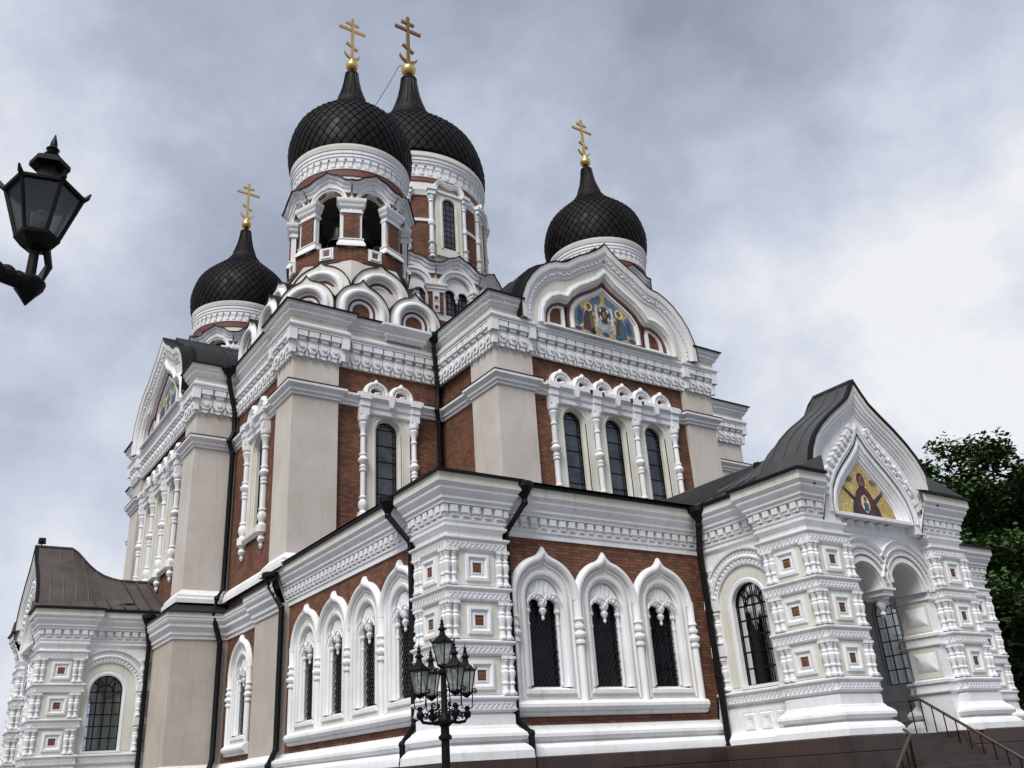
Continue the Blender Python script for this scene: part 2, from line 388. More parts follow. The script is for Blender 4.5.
def frieze_unit(z0, z1, base=0.0):
    h = z1 - z0
    def fn(mb, x, w):
        b = -base
        mb.box(x - w * .43, x + w * .43, b - .26, b, z0 + h * .76, z1 - .02, 'white')                    # bracket
        mb.box(x - w * .30, x + w * .30, b - .20, b, z0 + h * .64, z0 + h * .76, 'white')
        mb.prism([(x - w * .47, z0 + h * .55), (x - w * .47, z0 + h * .34), (x - w * .24, z0 + h * .16), (x + w * .24, z0 + h * .16), (x + w * .47, z0 + h * .34), (x + w * .47, z0 + h * .55), (x + w * .25, z0 + h * .64), (x - w * .25, z0 + h * .64)], b - .13, b, 'white')
        mb.prism(arc(x, z0 + h * .40, w * .20, 0, 330, 11), b - .19, b - .13, 'white')
        mb.prism([(x - w * .2, z0 + h * .16), (x - w * .2, z0 + .06), (x - w * .1, z0), (x + w * .1, z0), (x + w * .2, z0 + .06), (x + w * .2, z0 + h * .16)], b - .09, b, 'white')
        mb.box(x + w * .40, x + w * .60, b - .08, b, z0 + h * .04, z0 + h * .30, 'white')
    return fn
def dentil_unit(z0, z1, base):
    def fn(mb, x, w):
        h = z1 - z0
        mb.box(x - w * .32, x + w * .32, -base - .12, -base, z0 + h * .42, z1, 'white')
        mb.box(x - w * .22, x + w * .42, -base - .08, -base, z0 + h * .12, z0 + h * .42, 'white')
        mb.box(x - w * .30, x - w * .02, -base - .05, -base, z0 - h * .10, z0 + h * .12, 'white')
    return fn
def lace_unit(z0, z1, base):
    def fn(mb, x, w):
        m = (z0 + z1) / 2; h = (z1 - z0) / 2
        mb.prism([(x - w * .45, m - h * .8), (x - w * .1, m - h * .8), (x + w * .45, m + h * .8), (x + w * .1, m + h * .8)], -base - .03, -base, 'white', back=False)
        mb.prism([(x - w * .45, m + h * .2), (x - w * .3, m + h * .2), (x - w * .1, m + h * .8), (x - w * .3, m + h * .8)], -base - .03, -base, 'white', back=False)
    return fn
def baluster(mb, cx, cy, z0, z1, r, mat='white', seg=10):
    h = z1 - z0
    P = [(1.1, 0), (1.1, .06), (.74, .09), (.66, .16), (.62, .24), (.92, .27), (.92, .31), (.70, .34), (.82, .42), (1.12, .54), (1.16, .60), (.80, .66), (.95, .69), (.95, .73), (.68, .76), (.80, .84), (1.05, .89), (.85, .91), (1.2, .94), (1.2, 1.0)]
    mb.lathe([(r * a, z0 + h * b) for a, b in P], mat, cx, cy, seg)

# ================================================================== THE CATHEDRAL
cath = thing('cathedral', (24.45, 44.8, GZ), 'white and brick-red cathedral with black onion domes, gold crosses and mosaics', 'cathedral')
def part(name, mb, M=I4, parent=None, label=None):
    o = mk(name, mb, parent or cath, M)
    if label: o['label'] = label
    return o

CX, CY = 24.45, 44.75          # axis of the right bay, axis of the left bay
PL = [(9.5, 41.6), (9.5, 38.3), (11.75, 38.3), (11.75, 34.1), (11.45, 34.1), (11.45, 31.3), (11.75, 31.3), (11.75, 21.4)]
# ---- granite base
g = MB()
foot = [(9.5, 60), (9.5, 38.3), (11.75, 38.3), (11.75, 34.1), (11.45, 34.1), (11.45, 31.3), (11.75, 31.3), (11.75, 21.4), (11.56, 21.4), (11.56, 19.70), (13.32, 19.70), (13.32, 20.0), (20.9, 20.0), (28.2, 20.0), (35.58, 20.0), (35.58, 19.70), (37.34, 19.70), (37.34, 60)]
g.cornice(foot, [('granite', [(.36, GZ), (.36, -.02), (.34, 0.0), (.36, 0.02), (.36, .37), (.33, .40), (-1.0, .401)])], closed=True)
part('granite_base', g)

# ---- gallery: brick walls
ROPEN, ZS = 0.525, 4.42
def opening(c, e=0.17): return round_arch(c, ROPEN + e, 2.0, ZS, 14)
RW = [14.80, 17.0, 19.2]; RW2 = [29.7, 31.9, 34.1]; LW = [29.55, 27.24, 24.93, 22.62]
g = MB()
g.plate([(11.75, .38), (35.5, .38), (35.5, 6.2), (11.75, 6.2)], [opening(c) for c in RW + RW2], 0, .45, 'brick')
part('gallery_wall', g, F(0, 20.0, 0))
g = MB()
g.plate([(-31.3, .38), (-20.0, .38), (-20.0, 6.2), (-31.3, 6.2)], [opening(-c) for c in LW], 0, .45, 'brick')
part('gallery_wall', g, F(11.75, 0, -90))
# ---- single-window wall and lower pilasters of the left facade
g = MB()
g.plate([(-38.4, .38), (-34.1, .38), (-34.1, 6.2), (-38.4, 6.2)], [opening(-36.3)], 0, .45, 'brick')
part('side_wall', g, F(11.75, 0, -90))
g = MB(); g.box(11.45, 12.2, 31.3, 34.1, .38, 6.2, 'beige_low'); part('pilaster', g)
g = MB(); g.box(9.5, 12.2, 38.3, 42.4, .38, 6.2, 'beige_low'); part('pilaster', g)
# ---- plinth mouldings
PLP = [('white', [(.30, .38), (.30, .50), (.27, .60), (.17, .69), (.12, .72)]), ('cream', [(.12, .72), (.12, .76)]), ('white', [(.12, .76), (.19, .79), (.22, .86), (.21, .94), (.15, 1.0), (.10, 1.04), (.08, 1.08), (.05, 1.13), (0, 1.15)])]
g = MB(); g.cornice(PL, PLP); part('plinth_moulding', g)
for a, b in ((13.32, 20.9), (28.2, 35.6)):
    g = MB(); g.cornice([(a, 20.0), (b, 20.0)], PLP); part('plinth_moulding', g)
# ---- gallery cornice with dentils
GP = [(11.75, 31.6), (11.75, 21.4), (11.56, 21.4), (11.56, 19.70), (13.32, 19.70), (13.32, 20.0), (35.58, 20.0), (35.58, 19.70), (37.34, 19.70), (37.34, 31)]
GPROF = [('white', [(0, 6.08), (.05, 6.08), (.05, 6.24), (.09, 6.26), (.09, 6.31), (.05, 6.33), (.05, 6.66), (.19, 6.68), (.19, 6.75), (.25, 6.80), (.25, 6.87), (.31, 6.95), (.36, 7.03), (.36, 7.11), (.41, 7.15), (.42, 7.18)]),
         ('cream', [(.42, 7.18), (.44, 7.19), (.44, 7.44)])]
TRIM = [('trim_black', [(.44, 7.44), (.52, 7.44), (.52, 7.51), (.30, 7.54), (-.6, 7.70)])]
g = MB(); g.cornice(GP, GPROF); along(g, GP, .34, dentil_unit(6.34, 6.66, .05)); corner_blocks(g, GP, .15, 6.46, 6.66, 6.36); part('gallery_cornice', g)
g = MB(); g.cornice(GP, TRIM)
g.add([(11.2, 19.4, 7.55), (37.7, 19.4, 7.55), (26.3, 31.2, 9.5), (22.6, 31.2, 9.5), (11.2, 31.3, 7.55), (37.7, 31.3, 7.55)], [(0, 1, 2, 3), (0, 3, 4), (1, 5, 2)], 'roof')
part('gallery_roof', g)
# ---- lower cornice of the left facade with its little roof, base moulding of the upper pilasters
LP = [(9.5, 42.4), (9.5, 38.3), (11.75, 38.3), (11.75, 34.1), (11.45, 34.1), (11.45, 31.3)]
g = MB(); g.cornice(LP, [('white', [(0, 5.92), (.06, 5.94), (.06, 6.06), (.13, 6.10), (.13, 6.22), (.20, 6.30), (.27, 6.40), (.27, 6.52), (.33, 6.58), (.38, 6.68), (.38, 6.76)]), ('cream', [(.40, 6.76), (.40, 6.94)])])
part('lower_cornice', g)
g = MB(); g.cornice(LP, [('roof', [(.40, 6.94), (.46, 6.94), (.46, 6.99), (-.35, 7.52)])]); part('lower_roof', g)

# ---- arched windows of the gallery
def lattice(mb, hw, z0, zs, y, step=0.15, r=0.012):
    k = 0
    def clip(x0, d):           # line x = x0 + d*(z - z0)
        za = z0; pts = []
        for i in range(60):
            z = z0 + (zs + hw - z0) * i / 59; x = x0 + d * (z - z0)
            top = zs + sqrt(max(0, hw * hw - x * x)) if abs(x) <= hw else -1
            if abs(x) <= hw and z <= top: pts.append((x, y, z))
        return pts
    span = (zs + hw - z0) / 1.55
    x0 = -hw - span
    while x0 < hw:
        p = clip(x0, 1 / 1.55)
        if len(p) > 2: mb.tube([p[0], p[-1]], r, 'iron', 4)
        p = clip(-x0, -1 / 1.55)
        if len(p) > 2: mb.tube([(p[0][0], p[0][1] + .015, p[0][2]), (p[-1][0], p[-1][1] + .015, p[-1][2])], r, 'iron', 4)
        x0 += step
def gallery_window_meshes(hw):
    fr = MB(); ow = ROPEN
    fr.sweep(keel(0, hw - .02, ZS, 1.26, cut=73, n=12), rollp(.115, .17), 'white')
    fr.sweep(keel(0, hw - .20, ZS, 1.06, cut=73, n=12, zb=1.8), rollp(.035, .07), 'white')
    fr.plate(keel(0, hw - .05, ZS, 1.26, cut=73, n=12, zb=1.70), [round_arch(0, ow + .17, 2.0, ZS, 16)], -.025, .1, 'cream')
    fr.sweep(round_arch(0, ow, 2.10, ZS, 18), [(0, -.30), (0, -.17), (.06, -.15), (.06, -.07), (.11, -.06), (.13, -.01), (.13, .03), (.18, .055), (.23, .055), (.24, .02)], 'white')
    fr.add([(-ow - .10, .30, 2.13), (ow + .10, .30, 2.13), (ow + .26, -.09, 2.02), (-ow - .26, -.09, 2.02), (ow + .30, -.09, 1.93), (-ow - .30, -.09, 1.93), (ow + .30, .0, 1.90), (-ow - .30, .0, 1.90)], [(0, 3, 2, 1), (3, 5, 4, 2), (5, 7, 6, 4), (0, 7, 5, 3), (1, 2, 4, 6)], 'white')
    tr = MB(); zc = 4.22
    poly = [(-ow, zc)] + arc(0, ZS, ow, 180, 0, 16) + [(ow, zc)] + arc(.26, zc, .21, 0, 180, 9) + [(.05, 4.1), (-.05, 4.1)] + arc(-.26, zc, .21, 0, 180, 9)
    tr.prism(poly, .10, .19, 'white')
    for s in (-1, 1):
        for a in range(10, 180, 27):
            x, z = s * .26 + .265 * cos(radians(a)), zc + .265 * sin(radians(a))
            if abs(x) < ow - .02: tr.sphere((x, .10, z), .05, 'white', 6, 4)
        tr.sweep(arc(s * .26, zc, .33, 165, 15, 9), rollp(.02, .03), 'white')
        tr.lathe([(.045, 2.15), (.045, 3.70), (.06, 3.72), (.06, 3.78), (.045, 3.80), (.045, 4.0), (.09, 4.08), (.09, 4.14), (.06, 4.16), (.09, 4.22)], 'white', s * (ow - .02), .14, 8)
    for s in (-1, 1):
        for a in range(20, 175, 22):
            p0, p1 = [(s * .26 + q * cos(radians(a)), .085, zc + q * sin(radians(a))) for q in (.30, .43)]
            if abs(p1[0]) < ow - .03 and p1[0] * s > -.02 and p1[0] ** 2 + (p1[2] - ZS) ** 2 < (ow - .03) ** 2: tr.tube([p0, p1], [.022, .034], 'white', 6)
    for x in (-.16, 0, .16): tr.box(x - .02, x + .02, .06, .10, zc + .28, ZS + sqrt(ow * ow - x * x) - .02, 'white')
    tr.lathe([(.001, 3.84), (.035, 3.87), (.05, 3.92), (.03, 3.96), (.05, 4.0), (.10, 4.08), (.11, 4.14), (.06, 4.18), (.12, 4.26), (.13, 4.33), (.05, 4.36)], 'white', 0, .12, 10)
    gr = MB(); lattice(gr, ow, 2.13, ZS, .23)
    pn = MB(); pn.prism(round_arch(0, ow + .04, 2.05, ZS, 16), .29, .31, 'glass_dark')
    return [m.mesh(n) for m, n in ((fr, 'arched_window'), (tr, 'tracery'), (gr, 'grille'), (pn, 'pane'))]
def put_gallery_window(ms, M, label=None):
    w = part('arched_window', ms[0], M, label=label)
    for n, m in zip(('tracery', 'grille', 'pane'), ms[1:]): mk(n, m, w, M)
    return w
WM_R = gallery_window_meshes(1.10); WM_L = gallery_window_meshes(1.155); WM_S = gallery_window_meshes(1.16)
for c in RW + RW2: put_gallery_window(WM_R, F(c, 20.0, 0))
for c in LW: put_gallery_window(WM_L, F(11.75, c, -90))
put_gallery_window(WM_S, F(11.75, 36.3, -90), 'single narrow arched window in the brick between two pilasters')
col = MB()
col.lathe([(.10, 1.70), (.10, 3.20), (.15, 3.23), (.15, 3.30), (.11, 3.33), (.11, 3.38), (.17, 3.41), (.19, 3.47), (.17, 3.53), (.11, 3.56), (.11, 3.62), (.16, 3.65), (.16, 3.72), (.11, 3.75), (.11, 3.84), (.15, 3.87), (.13, 3.93), (.11, 3.97), (.12, 4.50)], 'white', 0, -.06, 12)
col.sphere((0, -.06, 4.5), .12, 'white', 12, 6)
COLM = col.mesh('engaged_column')
for i in range(4): part('engaged_column', COLM, F(RW[0] - 1.1 + 2.2 * i, 20.0, 0))
for i in range(4): part('engaged_column', COLM, F(RW2[0] - 1.1 + 2.2 * i, 20.0, 0))
for i in range(5): part('engaged_column', COLM, F(11.75, LW[0] + 1.155 - 2.31 * i, -90))
for s in (-1, 1): part('engaged_column', COLM, F(11.75, 36.3 + 1.16 * s, -90))
SILLP = [(0, 1.36), (.10, 1.38), (.14, 1.42), (.12, 1.46), (.20, 1.50), (.24, 1.58), (.23, 1.66), (.16, 1.72), (.06, 1.75), (0, 1.78)]
for (a, b) in (((RW[0] - 1.22, 20.0), (RW[2] + 1.22, 20.0)), ((RW2[0] - 1.2, 20.0), (RW2[2] + 1.2, 20.0)), ((11.75, LW[0] + 1.27), (11.75, LW[3] - 1.20)), ((11.75, 37.58), (11.75, 35.02))):
    g = MB(); g.cornice([a, b], [('white', SILLP)]); part('window_sill', g)

# ---- battered corner pylons
BANDS = (1.55, 2.90, 4.25, 5.55)
def band_prof(z): return [(0, z - .09), (.05, z - .08), (.10, z - .04), (.11, z - .01), (.075, z), (.075, z + .18), (.11, z + .20), (.14, z + .24), (.14, z + .28), (.03, z + .32), (0, z + .33)]
def pylon_body(x0, x1, y0, y1, top=6.35, closed=True, faces=None):
    mb = MB(); path = [(x0, y0), (x1, y0), (x1, y1), (x0, y1)]
    prof = [(.36, .38), (.35, .56), (.30, .64), (.21, .72), (.15, .75)]
    mb.cornice(path, [('white', prof), ('cream', [(.15, .75), (.15, .79)])], closed=True)
    p2 = [(.15, .79), (.24, .82), (.27, .90), (.25, .97), (.17, 1.05), (.11, 1.09), (.08, 1.15), (.05, 1.17), (.05, 1.40)]
    for z in BANDS: p2 += band_prof(z)
    p2 += [(0, 6.02), (.04, 6.05), (.10, 6.10), (.10, 6.16), (0, 6.20), (0, top)]
    mb.cornice(path, [('white', p2)], closed=True)
    for z in BANDS: along(mb, path, .15, lace_unit(z + .02, z + .17, .075), closed=True)
    return mb
VP = MB()       # vent panel: cream field, stepped white frame, brick-red vent; origin at its centre
VP.box(-.55, .55, -.035, 0, -.46, .46, 'cream')
sq = [(-.30, -.29), (.30, -.29), (.30, .29), (-.30, .29)]
VP.sweep(sq[::-1], [(.06, .035), (.05, .085), (-.02, .095), (-.06, .06), (-.06, .045), (-.11, .04), (-.13, .055), (-.16, .055), (-.165, -.02)], 'white', closed=True)
VP.box(-.125, .125, -.037, -.03, -.125, .125, 'brick')
VPM = VP.mesh('vent_panel')
BL = MB()
for x in (-.10, .10): baluster(BL, x, -.03, -.45, .45, .10)
BL.box(-.21, .21, -.13, 0, .40, .47, 'white'); BL.box(-.20, .20, -.12, 0, -.47, -.42, 'white')
BLM = BL.mesh('baluster_pair')
BC = MB()
for x, y in ((-.02, .17), (-.02, -.02), (.17, -.02)): baluster(BC, x, y, -.45, .45, .10)
BC.box(-.12, .28, -.12, .28, .40, .47, 'white'); BC.box(-.11, .27, -.11, .27, -.47, -.42, 'white')
BCM = BC.mesh('corner_balusters')
def dress_pylon(o, M, x0, x1, y0, y1, front=True, left=True, right=True):
    for b in BANDS[:3]:
        z = b + .33 + .465
        if front: mk('vent_panel', VPM, o, M @ F((x0 + x1) / 2, y0, 0, z))
        if left: mk('vent_panel', VPM, o, M @ F(x0, (y0 + y1) / 2, -90, z))
        if right: mk('vent_panel', VPM, o, M @ F(x1, (y0 + y1) / 2, 90, z))
        mk('balusters', BCM, o, M @ F(x0, y0, 0, z))
        mk('balusters', BCM, o, M @ F(x1, y0, 90, z))
        if left: mk('balusters', BLM, o, M @ F(x0, y1 - .24, -90, z))
        if right: mk('balusters', BLM, o, M @ F(x1, y1 - .24, 90, z))
for (x0, x1) in ((11.56, 13.32), (35.58, 37.34)):
    y0, y1 = 19.70, 21.4
    o = part('corner_pylon', pylon_body(x0, x1, y0, y1)); dress_pylon(o, I4, x0, x1, y0, y1, True, x0 < 20, x0 > 20)

# ------------------------------------------------------------------ upper body
ZT = 16.0
STR = [('white', [(0, 14.34), (.07, 14.36), (.07, 14.44), (.15, 14.50), (.15, 14.60), (.22, 14.66), (.29, 14.74), (.29, 14.85)]), ('trim_black', [(.29, 14.85), (.31, 14.86), (.31, 14.89), (0, 14.97)])]
def top_bands(full=True):
    b = [('white', [(0, 16.02), (.05, 16.05), (.05, 17.10), (.33, 17.12), (.33, 17.20), (.38, 17.24), (.40, 17.32), (.32, 17.40), (.32, 17.45), (.24, 17.47)])]
    if full: b += [('cream', [(.24, 17.47), (.24, 17.72)]), ('white', [(.24, 17.72), (.31, 17.74), (.34, 17.82), (.40, 17.84), (.40, 17.92), (.46, 17.98), (.52, 18.06), (.52, 18.14)]), ('cream', [(.52, 18.14), (.55, 18.15), (.55, 18.22)]), ('trim_black', [(.55, 18.22), (.62, 18.22), (.62, 18.28), (-.6, 18.45)])]
    return b
def tooth(mb, x, w): mb.box(x - w * .3, x + w * .3, -.44, -.36, 17.86, 17.92, 'white')
BASEM = [('white', [(.28, 7.42), (.28, 7.60), (.21, 7.66), (.21, 7.76), (.12, 7.86), (.05, 7.94), (0, 8.0)])]

def tall_window_meshes():
    fr = MB()
    hole = round_arch(0, .50, 9.95, 13.42, 14)
    fr.plate([(-1.0, 9.72), (1.0, 9.72), (1.0, 14.05), (-1.0, 14.05)], [round_arch(0, .60, 9.85, 13.42, 14)], -.06, .05, 'cream')
    fr.sweep(hole, [(0, -.28), (0, -.10), (.05, -.09), (.06, -.02), (.10, .0), (.10, .06), (.16, .075), (.19, .06)], 'cream')
    fr.box(-.62, .62, -.07, .28, 9.80, 9.95, 'cream')
    fr.sweep(arc(0, 13.42, .78, 150, 30, 10), rollp(.03, .09), 'cream')
    for k in (-1, 1):                                            # little keel arches over the entablature
        c = k * .585
        fr.sweep(keel(c, .475, 15.0, .53, cut=76, n=10), rollp(.105, .24), 'white')
        fr.sweep(arc(c, 15.02, .32, 180, 0, 9), rollp(.04, .22), 'white')
        fr.box(c - .10, c + .10, -.3, .0, 14.98, 15.04, 'white')
    fr.cornice([(-1.17, 0.06), (-1.17, -.02), (1.17, -.02), (1.17, 0.06)], [('white', [(.05, 9.50), (.10, 9.52), (.10, 9.58), (.18, 9.62), (.20, 9.70), (.06, 9.78), (0, 9.80)])])
    fr.cornice([(-1.17, .06), (-1.17, -.04), (1.17, -.04), (1.17, .06)], [('white', [(.0, 14.02), (.10, 14.05), (.14, 14.10), (.14, 14.30), (.20, 14.36), (.22, 14.44), (.22, 14.58), (.28, 14.64), (.36, 14.72), (.36, 14.88), (.34, 14.90), (0, 15.0)])])
    fr.prism([(-.14, 14.9), (.14, 14.9), (.11, 14.55), (.04, 14.38), (-.04, 14.38), (-.11, 14.55)], -.44, -.2, 'white')
    pn = MB(); pn.prism(round_arch(0, .53, 9.9, 13.42, 14), .27, .29, 'glass_sky')
    ld = MB(); y = .25
    def bar(a, b, r=.016): ld.tube([(a[0], y, a[1]), (b[0], y, b[1])], r, 'iron', 4)
    outer = round_arch(0, .485, 9.96, 13.42, 12); inner = round_arch(0, .355, 10.1, 13.42, 12)
    for p, r in ((outer, .03), (inner, .014)):
        ld.tube([(x, y, z) for x, z in p] + [(p[0][0], y, p[0][1])], r, 'iron', 4)
    for k in range(6):
        z = 10.1 + k * .70; h = .485; bar((-h, z), (h, z), .018)
    for k in range(14):
        z = 10.1 + k * .25
        for s in (-1, 1): bar((s * .355, z), (s * .485, z), .012)
    for a in (30, 60, 90, 120, 150): bar((.355 * cos(radians(a)), 13.42 + .355 * sin(radians(a))), (.485 * cos(radians(a)), 13.42 + .485 * sin(radians(a))), .012)
    return fr.mesh('tall_window'), pn.mesh('pane'), ld.mesh('leading')
TWM = tall_window_meshes()
tc_ = MB()
tc_.lathe([(.03, 8.86), (.07, 8.92), (.09, 9.0), (.06, 9.08), (.13, 9.14), (.17, 9.24), (.13, 9.34), (.10, 9.38), (.19, 9.48), (.24, 9.52), (.24, 9.80), (.17, 9.84), (.13, 9.92), (.19, 10.05), (.21, 10.18), (.18, 10.30), (.12, 10.38), (.17, 10.42), (.17, 10.48), (.12, 10.52), (.12, 11.52), (.16, 11.55), (.16, 11.62), (.13, 11.65), (.16, 11.70), (.16, 11.77), (.12, 11.82), (.23, 11.95), (.25, 12.03), (.17, 12.12), (.13, 12.2), (.17, 12.23), (.17, 12.3), (.12, 12.33), (.12, 13.02), (.16, 13.06), (.16, 13.12), (.12, 13.15), (.12, 13.28), (.18, 13.45), (.23, 13.58), (.17, 13.64), (.24, 13.72), (.26, 13.84), (.26, 13.95)], 'white', 0, -.10, 12)
tc_.box(-.22, .22, -.32, .02, 13.95, 14.32, 'white'); tc_.box(-.24, .24, -.36, .02, 14.32, 14.62, 'white'); tc_.box(-.28, .28, -.43, .02, 14.62, 14.90, 'white')
tc_.v = [(x * .87, y, z) for x, y, z in tc_.v]; TCM = tc_.mesh('colonette')
def put_tall_window(M, x, label=None):
    w = part('tall_window', TWM[0], M @ F(x, 0), label=label)
    mk('pane', TWM[1], w, M @ F(x, 0)); mk('leading', TWM[2], w, M @ F(x, 0)); return w
def put_colonettes(M, xs):
    for x in xs: part('colonette', TCM, M @ F(x, 0))
def tall_hole(c): return round_arch(c, .64, 9.8, 13.42, 12)

# ---- corner sections of the body
def corner_section(M, sg, width, pil, win):
    a, b = sorted((sg * pil, sg * width)); g = MB()
    g.plate([(a, 6.9), (b, 6.9), (b, 16.2), (a, 16.2)], [tall_hole(sg * win)], .2, .6, 'brick'); part('body_wall', g, M)
    put_tall_window(M @ F(0, .2), sg * win); put_colonettes(M @ F(0, .2), (sg * win - 1.17, sg * win + 1.17))
def corner_block(cx0, cy0, cx1, cy1):
    g = MB(); g.box(cx0, cx1, cy0, cy1, 6.9, 16.1, 'beige'); part('pilaster', g)
corner_section(F(11.45, 31.12, 0), 1, 6.85, 1.95, 4.27)
corner_section(F(11.45, 31.12, -90), -1, 7.45, 1.80, 4.28)
corner_block(11.45, 31.12, 13.4, 32.92)
corner_section(F(37.45, 31.12, 0), -1, 6.85, 1.95, 4.27)
corner_block(35.5, 31.12, 37.45, 32.92)
corner_section(F(11.45, 58.4, -90), 1, 7.45, 1.80, 4.28)
corner_block(11.45, 56.6, 13.4, 58.4)
CP = [[(11.65, 38.6), (11.65, 32.92), (11.45, 32.92), (11.45, 31.12), (13.4, 31.12), (13.4, 31.32), (18.4, 31.32)],
      [(30.5, 31.32), (35.5, 31.32), (35.5, 31.12), (37.45, 31.12), (37.45, 40)],
      [(20, 58.4), (11.45, 58.4), (11.45, 56.6), (11.65, 56.6), (11.65, 50.8)]]
for p in CP:
    g = MB(); g.cornice(p, STR); part('string_course', g)
    g = MB(); g.cornice(p, top_bands()); along(g, p, .52, frieze_unit(16.0, 17.12, .05)); corner_blocks(g, p, .33, 16.62, 17.1, 16.1); along(g, p, .2, tooth); part('main_cornice', g)
    g = MB(); g.cornice(p, BASEM); part('base_moulding', g)
g = MB()          # console under the parapet of the near corner
g.cornice([(15.75, 31.32), (15.75, 31.12), (17.0, 31.12), (17.0, 31.32)], [('white', [(.20, 17.55), (.26, 17.58), (.30, 17.66), (.36, 17.72), (.36, 17.84), (.44, 17.92), (.50, 18.0), (.58, 18.1), (.58, 18.2), (0, 18.27)])]); part('console', g)
# ---- body core and low roofs
g = MB(); g.box(12.3, 36.6, 31.95, 57.6, 0, 18.2, 'brick'); part('body_core', g)
g = MB(); g.box(11.8, 37.1, 31.5, 58.0, 18.25, 18.6, 'roof', .3); part('body_roof', g)

# ---- projecting bays with keel gables
HALF = [(0, 22.46), (.30, 22.16), (.70, 21.86), (1.2, 21.56), (1.7, 21.30), (2.1, 21.02), (2.4, 20.80), (2.65, 20.70), (3.05, 20.63), (3.5, 20.42), (3.95, 20.10), (4.40, 19.62), (4.75, 19.08), (4.98, 18.5), (5.06, 18.1), (5.08, 17.45)]
def sym(h): return [(-x, z) for x, z in reversed(h)] + h[1:]
GOUT = sym(HALF)
TREF = [(0, 20.80), (.4, 20.42), (.95, 20.08), (1.5, 19.78), (1.95, 19.42), (2.22, 19.06), (2.34, 18.98), (2.75, 18.98), (3.15, 18.80), (3.45, 18.50), (3.63, 18.1), (3.68, 17.52)]
MOSK = [(0, 20.18), (.45, 19.86), (1.0, 19.56), (1.5, 19.22), (1.78, 18.86), (1.84, 18.5), (1.84, 17.86)]
REDK = [(0, 20.62), (.45, 20.22), (1.0, 19.90), (1.6, 19.55), (2.0, 19.15), (2.14, 18.7), (2.14, 17.60)]
def mosaic_mandylion():
    """two angels holding a cloth with a face, gold ground; flat pieces of tesserae"""
    mb = MB(); y = 0.0
    mb.prism(sym(MOSK), y - .02, y + .02, 'mosaic_gold')
    d = [0]
    def shp(poly, mat): d[0] += 1; mb.prism(poly, y - .022 - .0008 * d[0], y - .02, mat, back=False)
    def ell(cx, cz, a, b, mat, n=18): shp([(cx + a * cos(2 * pi * i / n), cz + b * sin(2 * pi * i / n)) for i in range(n)], mat)
    for k in range(9):                                           # cloud along the foot
        ell(-1.55 + k * .39, 17.98 + .06 * (k % 2), .24, .10, 'm_lilac' if k % 2 else 'm_blue')
    for s in (-1, 1):
        shp([(s * .55, 20.0 - .22), (s * .18, 20.02), (s * .10, 19.72), (s * .35, 19.2), (s * .75, 18.95), (s * 1.0, 19.3)], 'm_wing')       # inner wing
        shp([(s * 1.15, 19.0), (s * 1.45, 19.18), (s * 1.68, 18.8), (s * 1.74, 18.3), (s * 1.6, 18.05), (s * 1.3, 18.3)], 'm_wing')         # outer wing
        shp([(s * 1.25, 18.9), (s * 1.5, 18.95), (s * 1.6, 18.5), (s * 1.5, 18.15), (s * 1.32, 18.35)], 'm_blue')
        shp([(s * .72, 19.02), (s * 1.06, 19.0), (s * 1.24, 18.6), (s * 1.28, 18.0), (s * .60, 17.95), (s * .64, 18.5)], 'm_maroon' if s < 0 else 'm_teal')
        shp([(s * .74, 18.9), (s * .86, 18.9), (s * .82, 18.1), (s * .64, 18.05)], 'm_green' if s < 0 else 'm_maroon')
        ell(s * .90, 19.22, .24, .24, 'm_halo'); ell(s * .88, 19.22, .12, .16, 'm_dark'); ell(s * .87, 19.19, .075, .11, 'm_skin')
        shp([(s * .72, 18.86), (s * .44, 18.72), (s * .44, 18.64), (s * .74, 18.72)], 'm_skin')
    shp([(-.52, 19.45), (.52, 19.45), (.56, 18.9), (.50, 18.25), (.0, 18.12), (-.50, 18.25), (-.56, 18.9)], 'm_grey')
    for s in (-1, 1): shp([(s * .50, 19.42), (s * .42, 19.4), (s * .36, 18.8), (s * .44, 18.3), (s * .52, 18.4)], 'm_white')
    ell(0, 19.0, .40, .40, 'm_blue')
    for a in (45, 135, 225, 315): ell(.28 * cos(radians(a)), 19.0 + .28 * sin(radians(a)), .085, .11, 'm_halo', 10)
    ell(0, 18.98, .22, .30, 'm_dark'); shp([(-.14, 18.8), (.14, 18.8), (.2, 18.5), (.08, 18.58), (0, 18.46), (-.08, 18.58), (-.2, 18.5)], 'm_dark'); ell(0, 18.97, .12, .19, 'm_skin')
    for s in (-1, 1): ell(s * .05, 19.01, .022, .012, 'm_dark', 8)
    shp([(-.012, 19.0), (.012, 19.0), (.02, 18.9), (-.02, 18.9)], 'm_dark'); ell(0, 18.855, .04, .012, 'm_dark', 8)
    return mb
MAND = mosaic_mandylion().mesh('mosaic')
